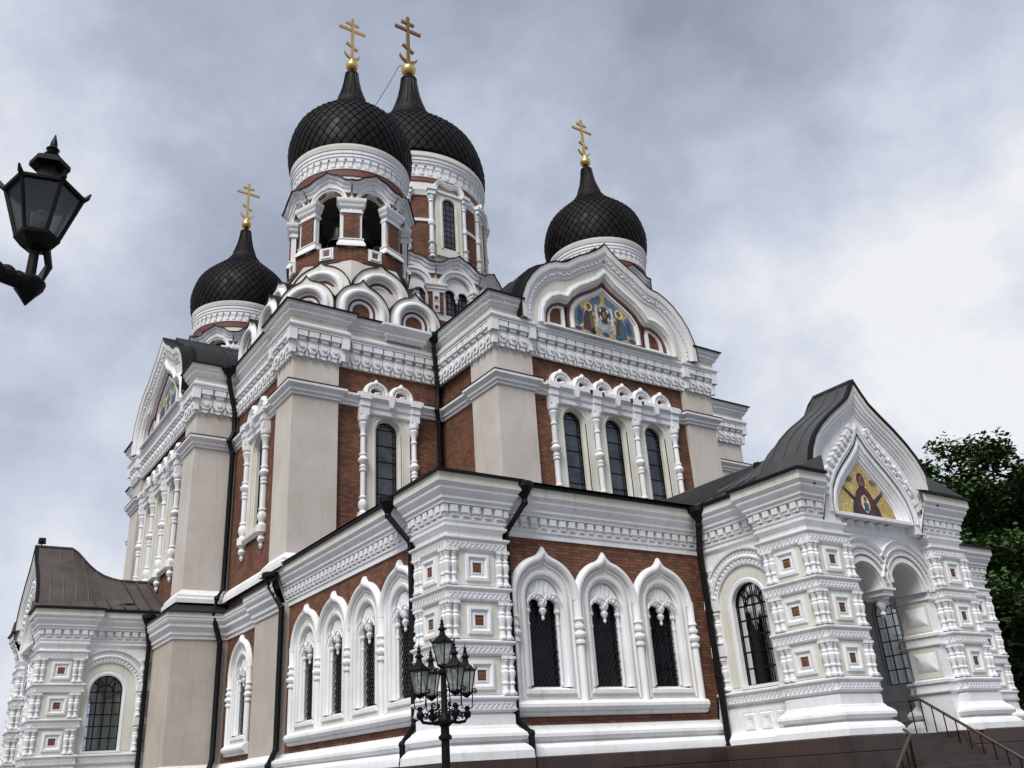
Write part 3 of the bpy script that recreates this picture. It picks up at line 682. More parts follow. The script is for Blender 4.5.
def bay(M, ret, roof_len):
    g = MB(); g.plate([(-4.35, 6.9), (4.35, 6.9), (4.35, 16.2), (-4.35, 16.2)], [tall_hole(c) for c in (-2.27, 0, 2.27)], .2, .6, 'brick')
    for s in (-1, 1):
        if ret > 2: g.box(min(s * 6.0, s * 5.5), max(s * 6.0, s * 5.5), 1.9, ret + .3, 6.9, 16.2, 'brick')
    part('bay_wall', g, M)
    for s in (-1, 1):
        g = MB(); g.box(min(s * 4.35, s * 6.15), max(s * 4.35, s * 6.15), 0, 1.95, 6.9, 16.1, 'beige'); part('pilaster', g, M)
    for c in (-2.27, 0, 2.27): put_tall_window(M @ F(0, .2), c)
    put_colonettes(M @ F(0, .2), (-3.42, -1.135, 1.135, 3.42))
    e = min(ret, 1.95)
    P = [(-6.15, e), (-6.15, 0), (-4.35, 0), (-4.35, .2), (4.35, .2), (4.35, 0), (6.15, 0), (6.15, e)]
    if ret > 2: P = [(-6.0, ret), (-6.0, e)] + P + [(6.0, e), (6.0, ret)]
    g = MB(); g.cornice(P, STR); part('string_course', g, M)
    g = MB(); g.cornice(P, BASEM); part('base_moulding', g, M)
    Q = [(-6.15, ret), (-6.15, 0), (-4.6, 0), (-4.6, .12), (4.6, .12), (4.6, 0), (6.15, 0), (6.15, ret)]
    g = MB(); g.cornice(Q, top_bands(False)); along(g, Q, .52, frieze_unit(16.0, 17.12, .05)); corner_blocks(g, Q, .33, 16.62, 17.1, 16.1)
    for q in ([(-6.15, ret), (-6.15, 0), (-4.9, 0)], [(4.9, 0), (6.15, 0), (6.15, ret)]):
        g.cornice(q, top_bands()[1:]); along(g, q, .2, tooth)
    g.box(-6.05, 6.05, .3, ret + .4, 16.1, 17.6, 'cream')
    for s in (-1, 1): g.box(min(s * 4.9, s * 6.1), max(s * 4.9, s * 6.1), .05, ret + .4, 17.45, 18.3, 'cream')
    part('main_cornice', g, M)
    # gable
    gb = MB(); tref = sym(TREF)
    gb.plate(GOUT, [tref], -.26, .80, 'cream')
    gb.sweep(GOUT, [(-.74, .24), (-.73, .30), (-.66, .33), (-.60, .33), (-.57, .38), (-.46, .38), (-.42, .43), (-.34, .44), (-.30, .50), (-.18, .54), (-.14, .54)], 'white')
    gb.sweep(GOUT, [(-.14, .54), (-.02, .56), (0.0, .56), (0.0, .2)], 'cream')
    pts = GOUT
    for (ax, az), (bx, bz) in zip(pts[:-1], pts[1:]):
        l = sqrt((bx - ax) ** 2 + (bz - az) ** 2); n = max(1, round(l / .24)); tx, tz = (bx - ax) / l, (bz - az) / l; nx, nz = -tz, tx
        for i in range(n):
            px, pz = ax + tx * l * (i + .5) / n - nx * .50, az + tz * l * (i + .5) / n - nz * .50
            q = [(px + tx * a + nx * b, pz + tz * a + nz * b) for a, b in ((-.07, -.035), (.07, -.035), (.07, .035), (-.07, .035))]
            gb.prism(q, -.43, -.30, 'white')
    gb.sweep(tref, [(0.36, .25), (.35, .30), (.27, .31), (.25, .35), (.16, .36), (.14, .31), (.08, .29), (.05, .20), (.0, .18), (-.02, .10), (-.09, .08), (-.12, .0), (-.12, -.16)], 'white')
    gb.sweep(tref, [(-.10, .04), (-.11, .10), (-.21, .10), (-.22, .05), (-.26, -.2)], 'red_paint')
    gb.box(-3.7, 3.7, .12, .3, 17.40, 20.9 - 1.9, 'white'); gb.prism(sym([(x, z + .05) for x, z in REDK]), .13, .30, 'white')
    gb.box(-3.75, 3.75, -.42, .14, 17.44, 17.50, 'white'); gb.box(-3.6, 3.6, -.02, .13, 17.50, 17.62, 'red_paint')
    gb.sweep(sym(REDK), [(-.07, -.13), (-.06, -.03), (.06, -.03), (.07, -.13)], 'red_paint')
    gb.sweep(sym(MOSK), [(.22, -.13), (.21, .0), (.12, .05), (.05, .05), (.03, -.03), (-.04, -.04), (-.04, -.13)], 'white')
    for s in (-1, 1):
        na = [(s * 2.55, 17.82), (s * 2.55, 18.66)] + [(s * x, z) for x, z in ((2.80, 18.66), (3.05, 18.5), (3.2, 18.25), (3.24, 17.82))]
        gb.prism(na, .08, .12, 'brick'); na2 = na if s < 0 else na[::-1]
        gb.sweep(na, [(.0, -.10), (.0, .02), (s * .05, .03), (s * .15, .03), (s * .16, -.10)], 'white', closed=True)
    go = part('gable', gb, M)
    mk('mosaic', MAND, go, M @ F(0, .09))
    rf = MB()
    rf.sweep(GOUT, [(-.02, .57), (.05, .57), (.05, -.9), (-.02, -.9)], 'trim_black')
    inner = [(x * 1.035, z + (.22 if z > 18.4 else 0)) for x, z in GOUT]
    rf.prism(inner, .10, roof_len, 'roof')
    for k in range(6): rf.sweep([(x, z + .0) for x, z in inner], [(0, -1.6 - k * 1.3), (.05, -1.6 - k * 1.3), (.05, -1.66 - k * 1.3), (0, -1.66 - k * 1.3)], 'roof')
    mk('gable_roof', rf, go, M)
bay(F(CX, 26.74, 0), 4.5, 12.5)
bay(F(9.77, CY, -90), 1.8, 9.5)

# ------------------------------------------------------------------ towers and domes
def onion(prof, n_col, ds, lift):
    """scaled onion: a smooth body under rows of raised diamond scales"""
    mb = MB(); mb.lathe(prof, 'dome', 0, 0, 48)
    P = [Vector((r, z)) for r, z in prof]; S = [0.0]
    for a, b in zip(P[:-1], P[1:]): S.append(S[-1] + (b - a).length)
    def at(s):
        s = min(max(s, 0), S[-1] - 1e-5)
        for i in range(len(S) - 1):
            if S[i + 1] >= s:
                t = (s - S[i]) / (S[i + 1] - S[i]); p = P[i].lerp(P[i + 1], t); d = (P[i + 1] - P[i]).normalized(); return p, Vector((d.y, -d.x))
    i = 0; s = 0.0
    while s < S[-1] - ds * .5:
        (p, nn), (pt, nt), (pb, nb) = at(s), at(s + ds), at(s - ds)
        for j in range(n_col):
            a = 2 * pi * (j + .5 * (i % 2)) / n_col; h = pi / n_col
            def pt3(q, nrm, off, ang): r = q.x + nrm.x * off; return (r * cos(ang), r * sin(ang), q.y + nrm.y * off)
            m, mn = at(s - ds * .1)
            vs = [pt3(pb, nb, lift * 1.15, a), pt3(p, nn, lift * .55, a + h * .97), pt3(pt, nt, lift * .10, a), pt3(p, nn, lift * .55, a - h * .97), pt3(m, mn, lift * 1.05, a), pt3(pb, nb, 0, a), pt3(p, nn, 0, a + h * .97), pt3(p, nn, 0, a - h * .97)]
            mb.add(vs, [(0, 1, 4), (1, 2, 4), (2, 3, 4), (3, 0, 4), (0, 5, 6, 1), (0, 3, 7, 5)], 'dome')
        s += ds; i += 1
    return mb
ONI = [(2.98, 29.26), (3.09, 29.6), (3.16, 30.0), (3.20, 30.4), (3.21, 30.7), (3.18, 31.0), (3.06, 31.55), (2.86, 32.1), (2.58, 32.5), (2.24, 32.85), (1.91, 33.17), (1.58, 33.48), (1.28, 33.8), (1.10, 34.02)]
NECK = [(1.17, 33.95), (1.17, 34.06), (1.05, 34.16), (1.05, 34.24), (.94, 34.34), (.92, 34.42), (.77, 34.72), (.64, 35.1), (.50, 35.6), (.41, 36.1), (.355, 36.55), (.385, 36.6), (.385, 36.68), (.2, 36.78), (.12, 37.0)]
def cross_mb(z0, h, w, mat='gold'):
    mb = MB(); t = .06 * h / 3.1; u = h / 3.1; w *= u
    def bar(x0, z0_, x1, z1_, q=.075):
        dx, dz = x1 - x0, z1_ - z0_; l = sqrt(dx * dx + dz * dz); nx, nz = -dz / l * q * u, dx / l * q * u
        mb.prism([(x0 - nx, z0_ - nz), (x1 - nx, z1_ - nz), (x1 + nx, z1_ + nz), (x0 + nx, z0_ + nz)], -t, t, mat)
    bar(0, z0, 0, z0 + h)
    t *= .92; bar(-.86 * w, z0 + 2.25 * u, .86 * w, z0 + 2.25 * u)
    t *= .98; bar(-.42 * w, z0 + 2.70 * u, .42 * w, z0 + 2.70 * u)
    bar(-.36 * w, z0 + 1.22 * u, .36 * w, z0 + .88 * u)
    t *= .98; cr = arc(0, z0 + .62 * u, .50 * u, 195, 345, 12) + arc(0, z0 + .80 * u, .52 * u, 333, 207, 12)
    mb.prism(cr, -t, t, mat)
    return mb
A8, HW8 = 2.72, 2.72 * math.tan(pi / 8)
def mitre_ends(mb, a, hw):
    mb.v = [(x * (1 - y / a * (abs(x) / hw)), y, z) for x, y, z in mb.v]; return mb
def eave_mesh(hw, a, zv, zp, s=1.0, name='eave'):
    h = zp - zv
    path = [(-hw, zv), (-hw * .86, zv + .02), (-hw * .70, zv + h * .18), (-hw * .55, zv + h * .46), (-hw * .38, zv + h * .64), (-hw * .2, zv + h * .74), (0, zp)]
    path = path + [(-x, z) for x, z in reversed(path[:-1])]
    mb = MB()
    mb.sweep(path, [(-.66 * s, -.1), (-.66 * s, .03), (-.47 * s, .04), (-.47 * s, .0)], 'red_paint')
    mb.sweep(path, [(-.47 * s, .0), (-.46 * s, .13), (-.30 * s, .15), (-.27 * s, .22), (-.14 * s, .25), (-.11 * s, .36), (0, .40)], 'white')
    mb.sweep(path, [(0, .40), (-.01, .47), (.04, .47), (.05, .3), (.16, -.75)], 'trim_black')
    return mitre_ends(mb, a, hw).mesh(name)
def ring_frieze(mb, R, z0, z1, n, base=0.0):
    w = 2 * pi * R / n; u = MB(); h = z1 - z0
    u.box(-w * .36, w * .36, -.10, 0, z1 - h * .30, z1, 'white'); u.box(-w * .26, w * .26, -.07, 0, z1 - h * .50, z1 - h * .30, 'white')
    u.prism([(-w * .18, z0 + h * .46), (-w * .30, z0 + h * .26), (-w * .12, z0 + .03), (w * .12, z0 + .03), (w * .30, z0 + h * .26), (w * .18, z0 + h * .46)], -.09, 0, 'white')
    for i in range(n):
        a = 360 / n * i; mb.merge(u, F(0, 0, a) @ F(0, -R))
def tower_meshes():
    D = {}
    f = MB(); f.plate([(-HW8, 23.4), (HW8, 23.4), (HW8, 27.25), (-HW8, 27.25)], [round_arch(0, .70, 23.46, 26.02, 14)], 0, .40, 'white', 'cream')
    f.sweep(arc(0, 26.02, .74, 180, 0, 14), [(0, .0), (0, .07), (.06, .09), (.10, .09), (.12, .15), (.20, .15), (.22, 0)], 'white')
    f.sweep(arc(0, 26.02, .97, 160, 20, 14), [(0, .0), (0, .05), (.09, .05), (.09, 0)], 'red_paint')
    D['arch'] = f.mesh('belfry_arch')
    D['eave'] = eave_mesh(HW8, A8, 26.93, 27.62)
    p = MB()
    p.box(-.38, .38, -.10, .3, 23.85, 25.36, 'brick')
    for s in (-1, 1): p.box(min(s * .38, s * .54), max(s * .38, s * .50), -.02, .22, 23.85, 25.36, 'white')
    p.cornice([(-.48, .3), (-.48, 0), (.48, 0), (.48, .3)], [('white', [(.20, 23.40), (.20, 23.50), (.17, 23.58), (.10, 23.72), (.08, 23.80), (.12, 23.82), (.12, 23.87), (-.2, 23.88)])])
    p.cornice([(-.44, .3), (-.44, 0), (.44, 0), (.44, .3)], [('white', [(-.2, 25.30), (.12, 25.32), (.12, 25.40), (.06, 25.44), (.06, 25.62), (.14, 25.66), (.18, 25.74), (.18, 25.80), (.25, 25.90), (.27, 26.0), (.27, 26.08), (-.3, 26.14)])])
    D['pier'] = p.mesh('pier')
    q = MB(); q.box(-.34, .34, -.05, .1, 22.72, 23.36, 'white'); q.sweep([(-.2, 23.26), (.2, 23.26), (.2, 22.84), (-.2, 22.84)], [(.05, .05), (.05, .10), (-.02, .10), (-.02, .05)], 'white', closed=True)
    q.box(-.14, .14, -.056, 0, 22.92, 23.18, 'red_paint'); D['panel'] = q.mesh('panel')
    b = MB()          # shell: pedestal, skirt, floor, ceiling
    b.lathe([(2.96, 22.55), (2.98, 22.60), (2.98, 23.36), (2.6, 23.40)], 'brick', 0, 0, 16, rot=pi / 16)
    b.lathe([(4.3, 19.6), (3.08, 22.58), (2.9, 22.6)], 'skirt', 0, 0, 8, rot=pi / 8)
    b.lathe([(4.6, 18.2), (4.2, 19.8)], 'skirt', 0, 0, 8, rot=pi / 8)
    b.lathe([(.01, 23.42), (2.95, 23.44)], 'inside', 0, 0, 24); b.lathe([(.01, 26.95), (2.9, 26.9)], 'inside', 0, 0, 24)
    b.lathe([(.5, 23.4), (.5, 26.9)], 'inside', 0, 0, 10)
    D['shell'] = b.mesh('bell_tower')
    d = MB()
    d.lathe([(2.86, 26.9), (2.86, 27.56)], 'cream', 0, 0, 48); d.lathe([(2.87, 27.54), (2.90, 27.56), (2.90, 27.92), (2.86, 27.94)], 'red_paint', 0, 0, 48)
    d.lathe([(2.86, 27.92), (2.94, 27.95), (2.94, 28.0), (2.86, 28.03), (2.86, 28.52), (2.96, 28.56), (2.96, 28.62), (3.0, 28.66), (3.0, 28.80), (3.04, 28.84), (3.04, 29.0), (3.08, 29.04), (3.10, 29.12)], 'white', 0, 0, 48)
    d.lathe([(3.10, 29.12), (3.11, 29.14), (3.11, 29.36), (2.6, 29.42)], 'cream', 0, 0, 48)
    ring_frieze(d, 2.86, 28.02, 28.56, 44)
    D['drum'] = d.mesh('drum_cornice')
    D['dome'] = onion(ONI, 44, .30, .075).mesh('dome')
    n = MB(); n.lathe(NECK[:6], 'dome', 0, 0, 40); n.lathe(NECK[5:], 'dome', 0, 0, 40)
    for i in range(18):
        a = 2 * pi * i / 18; n.tube([((r + .02) * cos(a), (r + .02) * sin(a), z) for r, z in NECK[6:11]], .028, 'dome', 4)
    D['neck'] = n.mesh('neck')
    o = MB(); o.sphere((0, 0, 37.30), .36, 'gold', 24, 16); o.lathe([(.14, 37.62), (.14, 37.7), (.07, 37.86)], 'gold', 0, 0, 12); D['orb'] = o.mesh('orb')
    D['cross'] = cross_mb(37.68, 3.19, .93).mesh('cross')
    w = MB(); w.prism(round_arch(0, .5, 23.5, 26.02, 14), .3, .34, 'glass_sky'); D['pane'] = w.mesh('pane')
    return D
TD = tower_meshes()
def kok_mesh(hw, sp, apex):
    mb = MB(); out = keel(0, hw, sp, apex - sp, cut=72, n=12, zb=0.0)
    ri = hw * .60
    mb.plate(out, [round_arch(0, ri, .05, sp, 14)], 0, .5, 'cream')
    mb.sweep(round_arch(0, ri, .02, sp, 16), [(0, -.12), (0, .05), (.05, .12), (.12, .16), (.20, .16), (.28, .11), (.32, .03), (.33, 0)], 'white')
    mb.sweep(round_arch(0, ri * .86, .02, sp, 16), [(0, -.20), (0, -.10), (.04, -.07), (.10, -.07), (.13, -.04), (.16, -.04), (.16, -.4)], 'white')
    mb.sweep(round_arch(0, ri * .72, .02, sp, 14), [(0, -.24), (0, -.13), (.12, -.12), (.13, -.3)], 'red_paint')
    mb.sweep(round_arch(0, ri * .55, .02, sp, 14), [(0, -.26), (0, -.15), (.06, -.12), (.13, -.14), (.14, -.3)], 'white')
    mb.prism(round_arch(0, ri + .02, .04, sp, 14), .21, .25, 'brick')
    mb.sweep(out, [(-.01, .02), (-.01, .05), (.03, .05), (.03, .0), (.03, -1.4), (-.01, -1.4)], 'trim_black')
    return mb.mesh('kokoshnik')
KL = kok_mesh(1.30, .82, 2.40); KU = kok_mesh(1.46, .72, 2.40)
KD_ = 5.12
def tower(cx, cy, open_, low, up, name):
    M0 = Matrix.Translation((cx, cy, 0)); t = part(name, TD['shell'], M0)
    for i in range(8):
        M = M0 @ F(0, 0, 45 * i)
        mk('arch', TD['arch'], t, M @ F(0, -A8)); mk('eave', TD['eave'], t, M @ F(0, -A8)); mk('panel', TD['panel'], t, M @ F(0, -2.93))
        mk('pier', TD['pier'], t, M0 @ F(0, 0, 22.5 + 45 * i) @ F(0, -2.86))
        if not open_: mk('pane', TD['pane'], t, M @ F(0, -A8))
    for k in ('drum', 'dome', 'neck', 'orb', 'cross'): mk({'drum': 'drum_cornice'}.get(k, k), TD[k], t, M0)
    for ang, off in low: mk('kokoshnik', KL, t, M0 @ F(0, 0, ang) @ F(off, -4.45 if abs(off) > .1 else -KD_, 0, 18.2))
    for ang in up: mk('kokoshnik', KU, t, M0 @ F(0, 0, ang) @ F(0, -3.62, 0, 19.8))
    return t
BELL = (15.95, 35.97)
tower(*BELL, True, [(0, -1.31), (0, 1.31), (-90, -1.31), (-90, 1.31), (-45, 0)], [0, -45, -90, 45, -135], 'bell_tower')
tower(15.92, 53.9, False, [(-90, -1.31), (-90, 1.31), (-135, 0), (-45, 0)], [0, -45, -90, -135, 180], 'corner_tower')
tower(33.02, 36.25, False, [(0, -1.31), (0, 1.31), (45, 0), (-45, 0)], [0, -45, 45, 90, -90], 'corner_tower')
tower(32.9, 53.9, False, [(90, -1.31), (90, 1.31), (135, 0)], [90, 45, 135, 180], 'corner_tower')

# central tower
CC = (24.50, 45.02); M0 = Matrix.Translation((*CC, 0))
ZC = lambda z: 35.87 + (z - 29.26) * 1.57
b = MB()
b.box(-5.7, 5.7, -5.7, 5.7, 17, 24.4, 'brick'); b.lathe([(5.75, 24.2), (5.75, 24.75), (5.5, 24.8)], 'white', 0, 0, 12, rot=pi / 12)
b.lathe([(4.76, 27.5), (4.76, 35.3)], 'cream', 0, 0, 64)
b.lathe([(4.77, 34.86), (4.82, 34.9), (4.82, 35.22), (4.77, 35.25)], 'red_paint', 0, 0, 64)
b.lathe([(4.76, 35.2), (4.84, 35.24), (4.84, 35.3), (4.78, 35.34), (4.78, 36.06), (4.90, 36.1), (4.90, 36.18), (4.96, 36.22), (4.96, 36.36), (5.02, 36.42), (5.02, 36.6), (5.08, 36.66)], 'white', 0, 0, 64)
b.lathe([(5.08, 36.66), (5.10, 36.68), (5.10, 37.0), (4.3, 37.06)], 'cream', 0, 0, 64)
ring_frieze(b, 4.78, 35.32, 36.08, 52)
ct = part('central_tower', b, M0)
A12 = 5.55; H12 = A12 * math.tan(pi / 12)
r = MB(); r.plate([(-H12, 24.6), (H12, 24.6), (H12, 28.4), (-H12, 28.4)], [round_arch(0, .86, 24.9, 26.75, 14)], 0, .5, 'cream', 'cream')
r.sweep(arc(0, 26.75, .90, 180, 0, 14), [(0, .0), (0, .08), (.08, .12), (.2, .12), (.24, .2), (.4, .2), (.42, 0)], 'white')
tw = [(-.86, 26.4)] + arc(0, 26.75, .84, 180, 0, 14) + [(.86, 26.4)] + arc(.44, 26.4, .36, 0, 180, 8) + arc(-.44, 26.4, .36, 0, 180, 8)
r.prism(tw, .12, .24, 'white'); r.lathe([(.02, 25.9), (.09, 26.0), (.06, 26.1), (.14, 26.25), (.16, 26.42)], 'white', 0, .15, 10)
RM = r.mesh('arcade')
r = MB()
r.box(-.44, .44, -.02, .4, 24.9, 26.3, 'brick'); r.box(-.20, .20, -.08, .1, 24.95, 26.28, 'white')
for z in (25.25, 25.85): r.sweep([(-.13, z + .14), (.13, z + .14), (.13, z - .14), (-.13, z - .14)], [(.03, .08), (.03, .11), (-.02, .11), (-.02, .08)], 'white', closed=True); r.box(-.11, .11, -.085, 0, z - .12, z + .12, 'red_paint')
r.cornice([(-.44, .3), (-.44, 0), (.44, 0), (.44, .3)], [('white', [(-.1, 26.28), (.08, 26.3), (.08, 26.4), (.15, 26.5), (.15, 26.6), (.22, 26.7), (.22, 26.8), (-.2, 26.86)])])
RPM = r.mesh('pier')
pr = MB(); pr.prism(round_arch(0, .88, 24.85, 26.75, 14), .36, .38, 'glass_sky'); PRM = pr.mesh('pane')
ld = MB()
for x in (-.5, -.25, .25, .5): ld.tube([(x, .33, 24.9), (x, .33, 26.9)], .018, 'iron', 4)
ld.box(-.05, .05, .26, .36, 24.9, 26.4, 'iron')
for z in (25.2, 25.6, 26.0, 26.4): ld.tube([(-.86, .33, z), (.86, .33, z)], .018, 'iron', 4)
LDM = ld.mesh('leading')
EV12 = eave_mesh(H12, A12, 28.10, 28.95, 1.25)
for i in range(12):
    M = M0 @ F(0, 0, 30 * i) @ F(0, -A12); 
    mk('pier', RPM, ct, M0 @ F(0, 0, 30 * i + 15) @ F(0, -5.70))
    mk('arcade', RM, ct, M); mk('eave', EV12, ct, M); mk('pane', PRM, ct, M); mk('leading', LDM, ct, M)
w = MB(); w.plate([(-.92, 29.4), (.92, 29.4), (.92, 34.2), (-.92, 34.2)], [round_arch(0, .45, 30.0, 33.25, 14)], -.16, .3, 'cream')
w.sweep(round_arch(0, .50, 29.95, 33.25, 14), [(-.05, .03), (-.04, .14), (0, .20), (.10, .21), (.12, .16)], 'cream')
w.sweep(keel(0, 1.0, 34.12, .62, cut=40, n=8), [(-.14, .05), (-.13, .26), (.0, .30), (.10, .34), (.13, .34), (.14, .0)], 'white')
w.box(-1.3, 1.3, -.26, .1, 34.0, 34.16, 'white')
WDM = w.mesh('drum_window')
pn = MB(); pn.prism(round_arch(0, .47, 29.98, 33.25, 14), -.02, .0, 'glass_sky'); PNM = pn.mesh('pane')
ld = MB()
for x in (-.15, .15): ld.tube([(x, -.04, 30.0), (x, -.04, 33.6)], .014, 'iron', 4)
for k in range(9): ld.tube([(-.45, -.04, 30.2 + k * .4), (.45, -.04, 30.2 + k * .4)], .014, 'iron', 4)
ld.tube([(x, -.04, z) for x, z in round_arch(0, .44, 30.0, 33.25, 12)], .03, 'iron', 4); LDW = ld.mesh('leading')
cl = MB(); baluster(cl, 0, -.12, 29.2, 30.3, .20); cl.lathe([(.14, 30.3), (.14, 31.5), (.19, 31.55), (.22, 31.7), (.19, 31.85), (.14, 31.9), (.14, 33.2), (.2, 33.3), (.16, 33.4), (.24, 33.6), (.24, 33.75)], 'white', 0, -.12, 12)
cl.box(-.25, .25, -.4, .15, 33.75, 34.05, 'white'); cl.box(-.32, .32, -.48, .15, 34.05, 34.3, 'white'); CLM = cl.mesh('colonette')
bp = MB()
bp.lathe([(4.80, 29.3), (4.84, 29.3), (4.84, 31.80), (4.80, 31.80)], 'brick', 0, 0, 4, -radians(6.5) - pi / 2, radians(6.5) - pi / 2)
bp.lathe([(4.80, 32.0), (4.84, 32.0), (4.84, 33.75), (4.80, 33.75)], 'brick', 0, 0, 4, -radians(6.5) - pi / 2, radians(6.5) - pi / 2)
bp.lathe([(4.76, 31.78), (4.92, 31.80), (4.92, 32.0), (4.76, 32.02)], 'white', 0, 0, 4, -radians(7) - pi / 2, radians(7) - pi / 2)
bp.lathe([(4.76, 33.72), (4.92, 33.75), (4.96, 33.95), (5.02, 34.1), (4.76, 34.14)], 'white', 0, 0, 4, -radians(7) - pi / 2, radians(7) - pi / 2)
BPM = bp.mesh('brick_panel')
for i in range(8):
    for nm, me, a, off in (('drum_window', WDM, 45 * i, -4.78), ('pane', PNM, 45 * i, -4.78), ('leading', LDW, 45 * i, -4.78), ('colonette', CLM, 45 * i + 14, -4.80), ('colonette', CLM, 45 * i - 14, -4.80), ('brick_panel', BPM, 45 * i + 22.5, 0)):
        mk(nm, me, ct, M0 @ F(0, 0, a) @ F(0, off))
mk('dome', onion([(4.86, 36.98)] + [(r * 1.585, ZC(z)) for r, z in ONI[2:]], 56, .42, .10), ct, M0)
n = MB(); n.lathe([(r * 1.585, ZC(z)) for r, z in NECK], 'dome', 0, 0, 40)
for i in range(20):
    a = 2 * pi * i / 20; n.tube([((r * 1.585 + .02) * cos(a), (r * 1.585 + .02) * sin(a), ZC(z)) for r, z in NECK[6:11]], .035, 'dome', 4)
mk('neck', n, ct, M0)
o = MB(); o.sphere((0, 0, 48.42), .56, 'gold', 24, 16); o.lathe([(.2, 48.9), (.2, 49.0), (.09, 49.2)], 'gold', 0, 0, 12); mk('orb', o, ct, M0)
mk('cross', cross_mb(48.95, 4.78, .82, 'gold_dull'), ct, M0)

# bells hung in the near tower
def bell_mesh():
    mb = MB(); mb.lathe([(.03, 25.42), (.16, 25.40), (.24, 25.30), (.28, 25.1), (.32, 24.85), (.40, 24.62), (.52, 24.48), (.53, 24.42), (.46, 24.42), (.30, 24.75)], 'bronze', 0, 0, 24)
    mb.tube([(0, 0, 25.35), (0, 0, 26.3)], .05, 'iron', 8); mb.box(-.6, .6, -.06, .06, 26.1, 26.24, 'wood_dark'); return mb.mesh('bell')
BM = bell_mesh()
for ang, lb in ((-45, 'bronze bell hanging in the left front opening of the near belfry'), (0, 'bronze bell hanging in the right front opening of the near belfry'),
                (-90, 'bronze bell in the far left opening of the belfry, edge on')):
    tag(mk('bell', BM, None, Matrix.Translation((*BELL, 0)) @ F(0, 0, ang) @ F(0, -1.55)), lb, 'bell', 'bells in the belfry')

# ------------------------------------------------------------------ porches
PH = [(0, 10.86), (.22, 10.56), (.52, 10.20), (1.0, 9.86), (1.58, 9.48), (2.12, 9.06), (2.52, 8.66), (2.80, 8.22), (2.96, 7.78), (3.03, 7.40), (3.03, 7.10)]
PI_ = [(0, 9.15), (.28, 8.76), (.68, 8.38), (1.12, 8.0), (1.52, 7.6), (1.80, 7.2), (1.94, 6.78), (1.95, 6.45)]
PM = [(0, 8.38), (.24, 8.10), (.58, 7.82), (.94, 7.52), (1.24, 7.20), (1.41, 6.9), (1.46, 6.53)]
def mosaic_orant():
    """a hooded figure with raised hands and a child in a medallion on gold"""
    mb = MB(); mb.prism(sym(PM), -.02, .02, 'mosaic_gold'); d = [0]
    def shp(poly, mat): d[0] += 1; mb.prism(poly, -.022 - .0008 * d[0], -.02, mat, back=False)
    def ell(cx, cz, a, b, mat, n=18): shp([(cx + a * cos(2 * pi * i / n), cz + b * sin(2 * pi * i / n)) for i in range(n)], mat)
    ell(0, 7.72, .27, .27, 'm_halo', 20); ell(0, 7.72, .245, .245, 'mosaic_gold', 20)
    shp([(-.72, 6.62), (.72, 6.62), (.60, 6.95), (.50, 7.10), (.34, 7.35), (.14, 7.52), (-.14, 7.52), (-.34, 7.35), (-.50, 7.10), (-.62, 6.95)], 'm_maroon')
    for s in (-1, 1):
        shp([(s * .42, 7.12), (s * .52, 7.0), (s * .98, 7.36), (s * 1.0, 7.43), (s * .90, 7.42)], 'm_dark' if s < 0 else 'm_maroon')
        shp([(s * .90, 7.38), (s * .98, 7.34), (s * 1.10, 7.56), (s * 1.04, 7.58), (s * 1.0, 7.48), (s * .97, 7.58), (s * .93, 7.5)], 'm_skin')
        shp([(s * .46, 7.0), (s * .66, 6.86), (s * .70, 6.62), (s * .44, 6.62)], 'm_dark')
    ell(0, 7.72, .19, .27, 'm_maroon'); ell(0, 7.70, .115, .17, 'm_skin'); shp([(-.10, 7.55), (.10, 7.55), (.13, 7.45), (-.13, 7.45)], 'm_dark')
    for s in (-1, 1): ell(s * .045, 7.73, .024, .013, 'm_dark', 8)
    shp([(-.01, 7.72), (.01, 7.72), (.016, 7.65), (-.016, 7.65)], 'm_dark'); ell(0, 7.615, .035, .012, 'm_dark', 8)
    ell(0, 6.98, .20, .28, 'm_white'); ell(0, 6.98, .175, .255, 'm_halo'); ell(0, 7.12, .07, .085, 'm_dark', 12); ell(0, 7.11, .05, .065, 'm_skin', 12)
    shp([(-.13, 6.74), (.13, 6.74), (.10, 7.02), (-.10, 7.02)], 'm_teal')
    return mb
ORANT = mosaic_orant().mesh('mosaic')
TXT = []
def letters(s, size):
    cu = bpy.data.curves.new('lettering', 'FONT'); cu.body = s; cu.size = size; cu.extrude = 0.004; cu.align_x = 'CENTER'
    tmp = bpy.data.objects.new('lettering', cu); COL.objects.link(tmp)
    dg = bpy.context.evaluated_depsgraph_get(); me = bpy.data.meshes.new_from_object(tmp.evaluated_get(dg)); bpy.data.objects.remove(tmp)
    me.materials.clear(); me.materials.append(MATS['m_maroon']); return me
LET = [(letters('\u041c\u0420', .26), -.62, 7.62), (letters('\u0398\u0423', .26), .62, 7.62)]

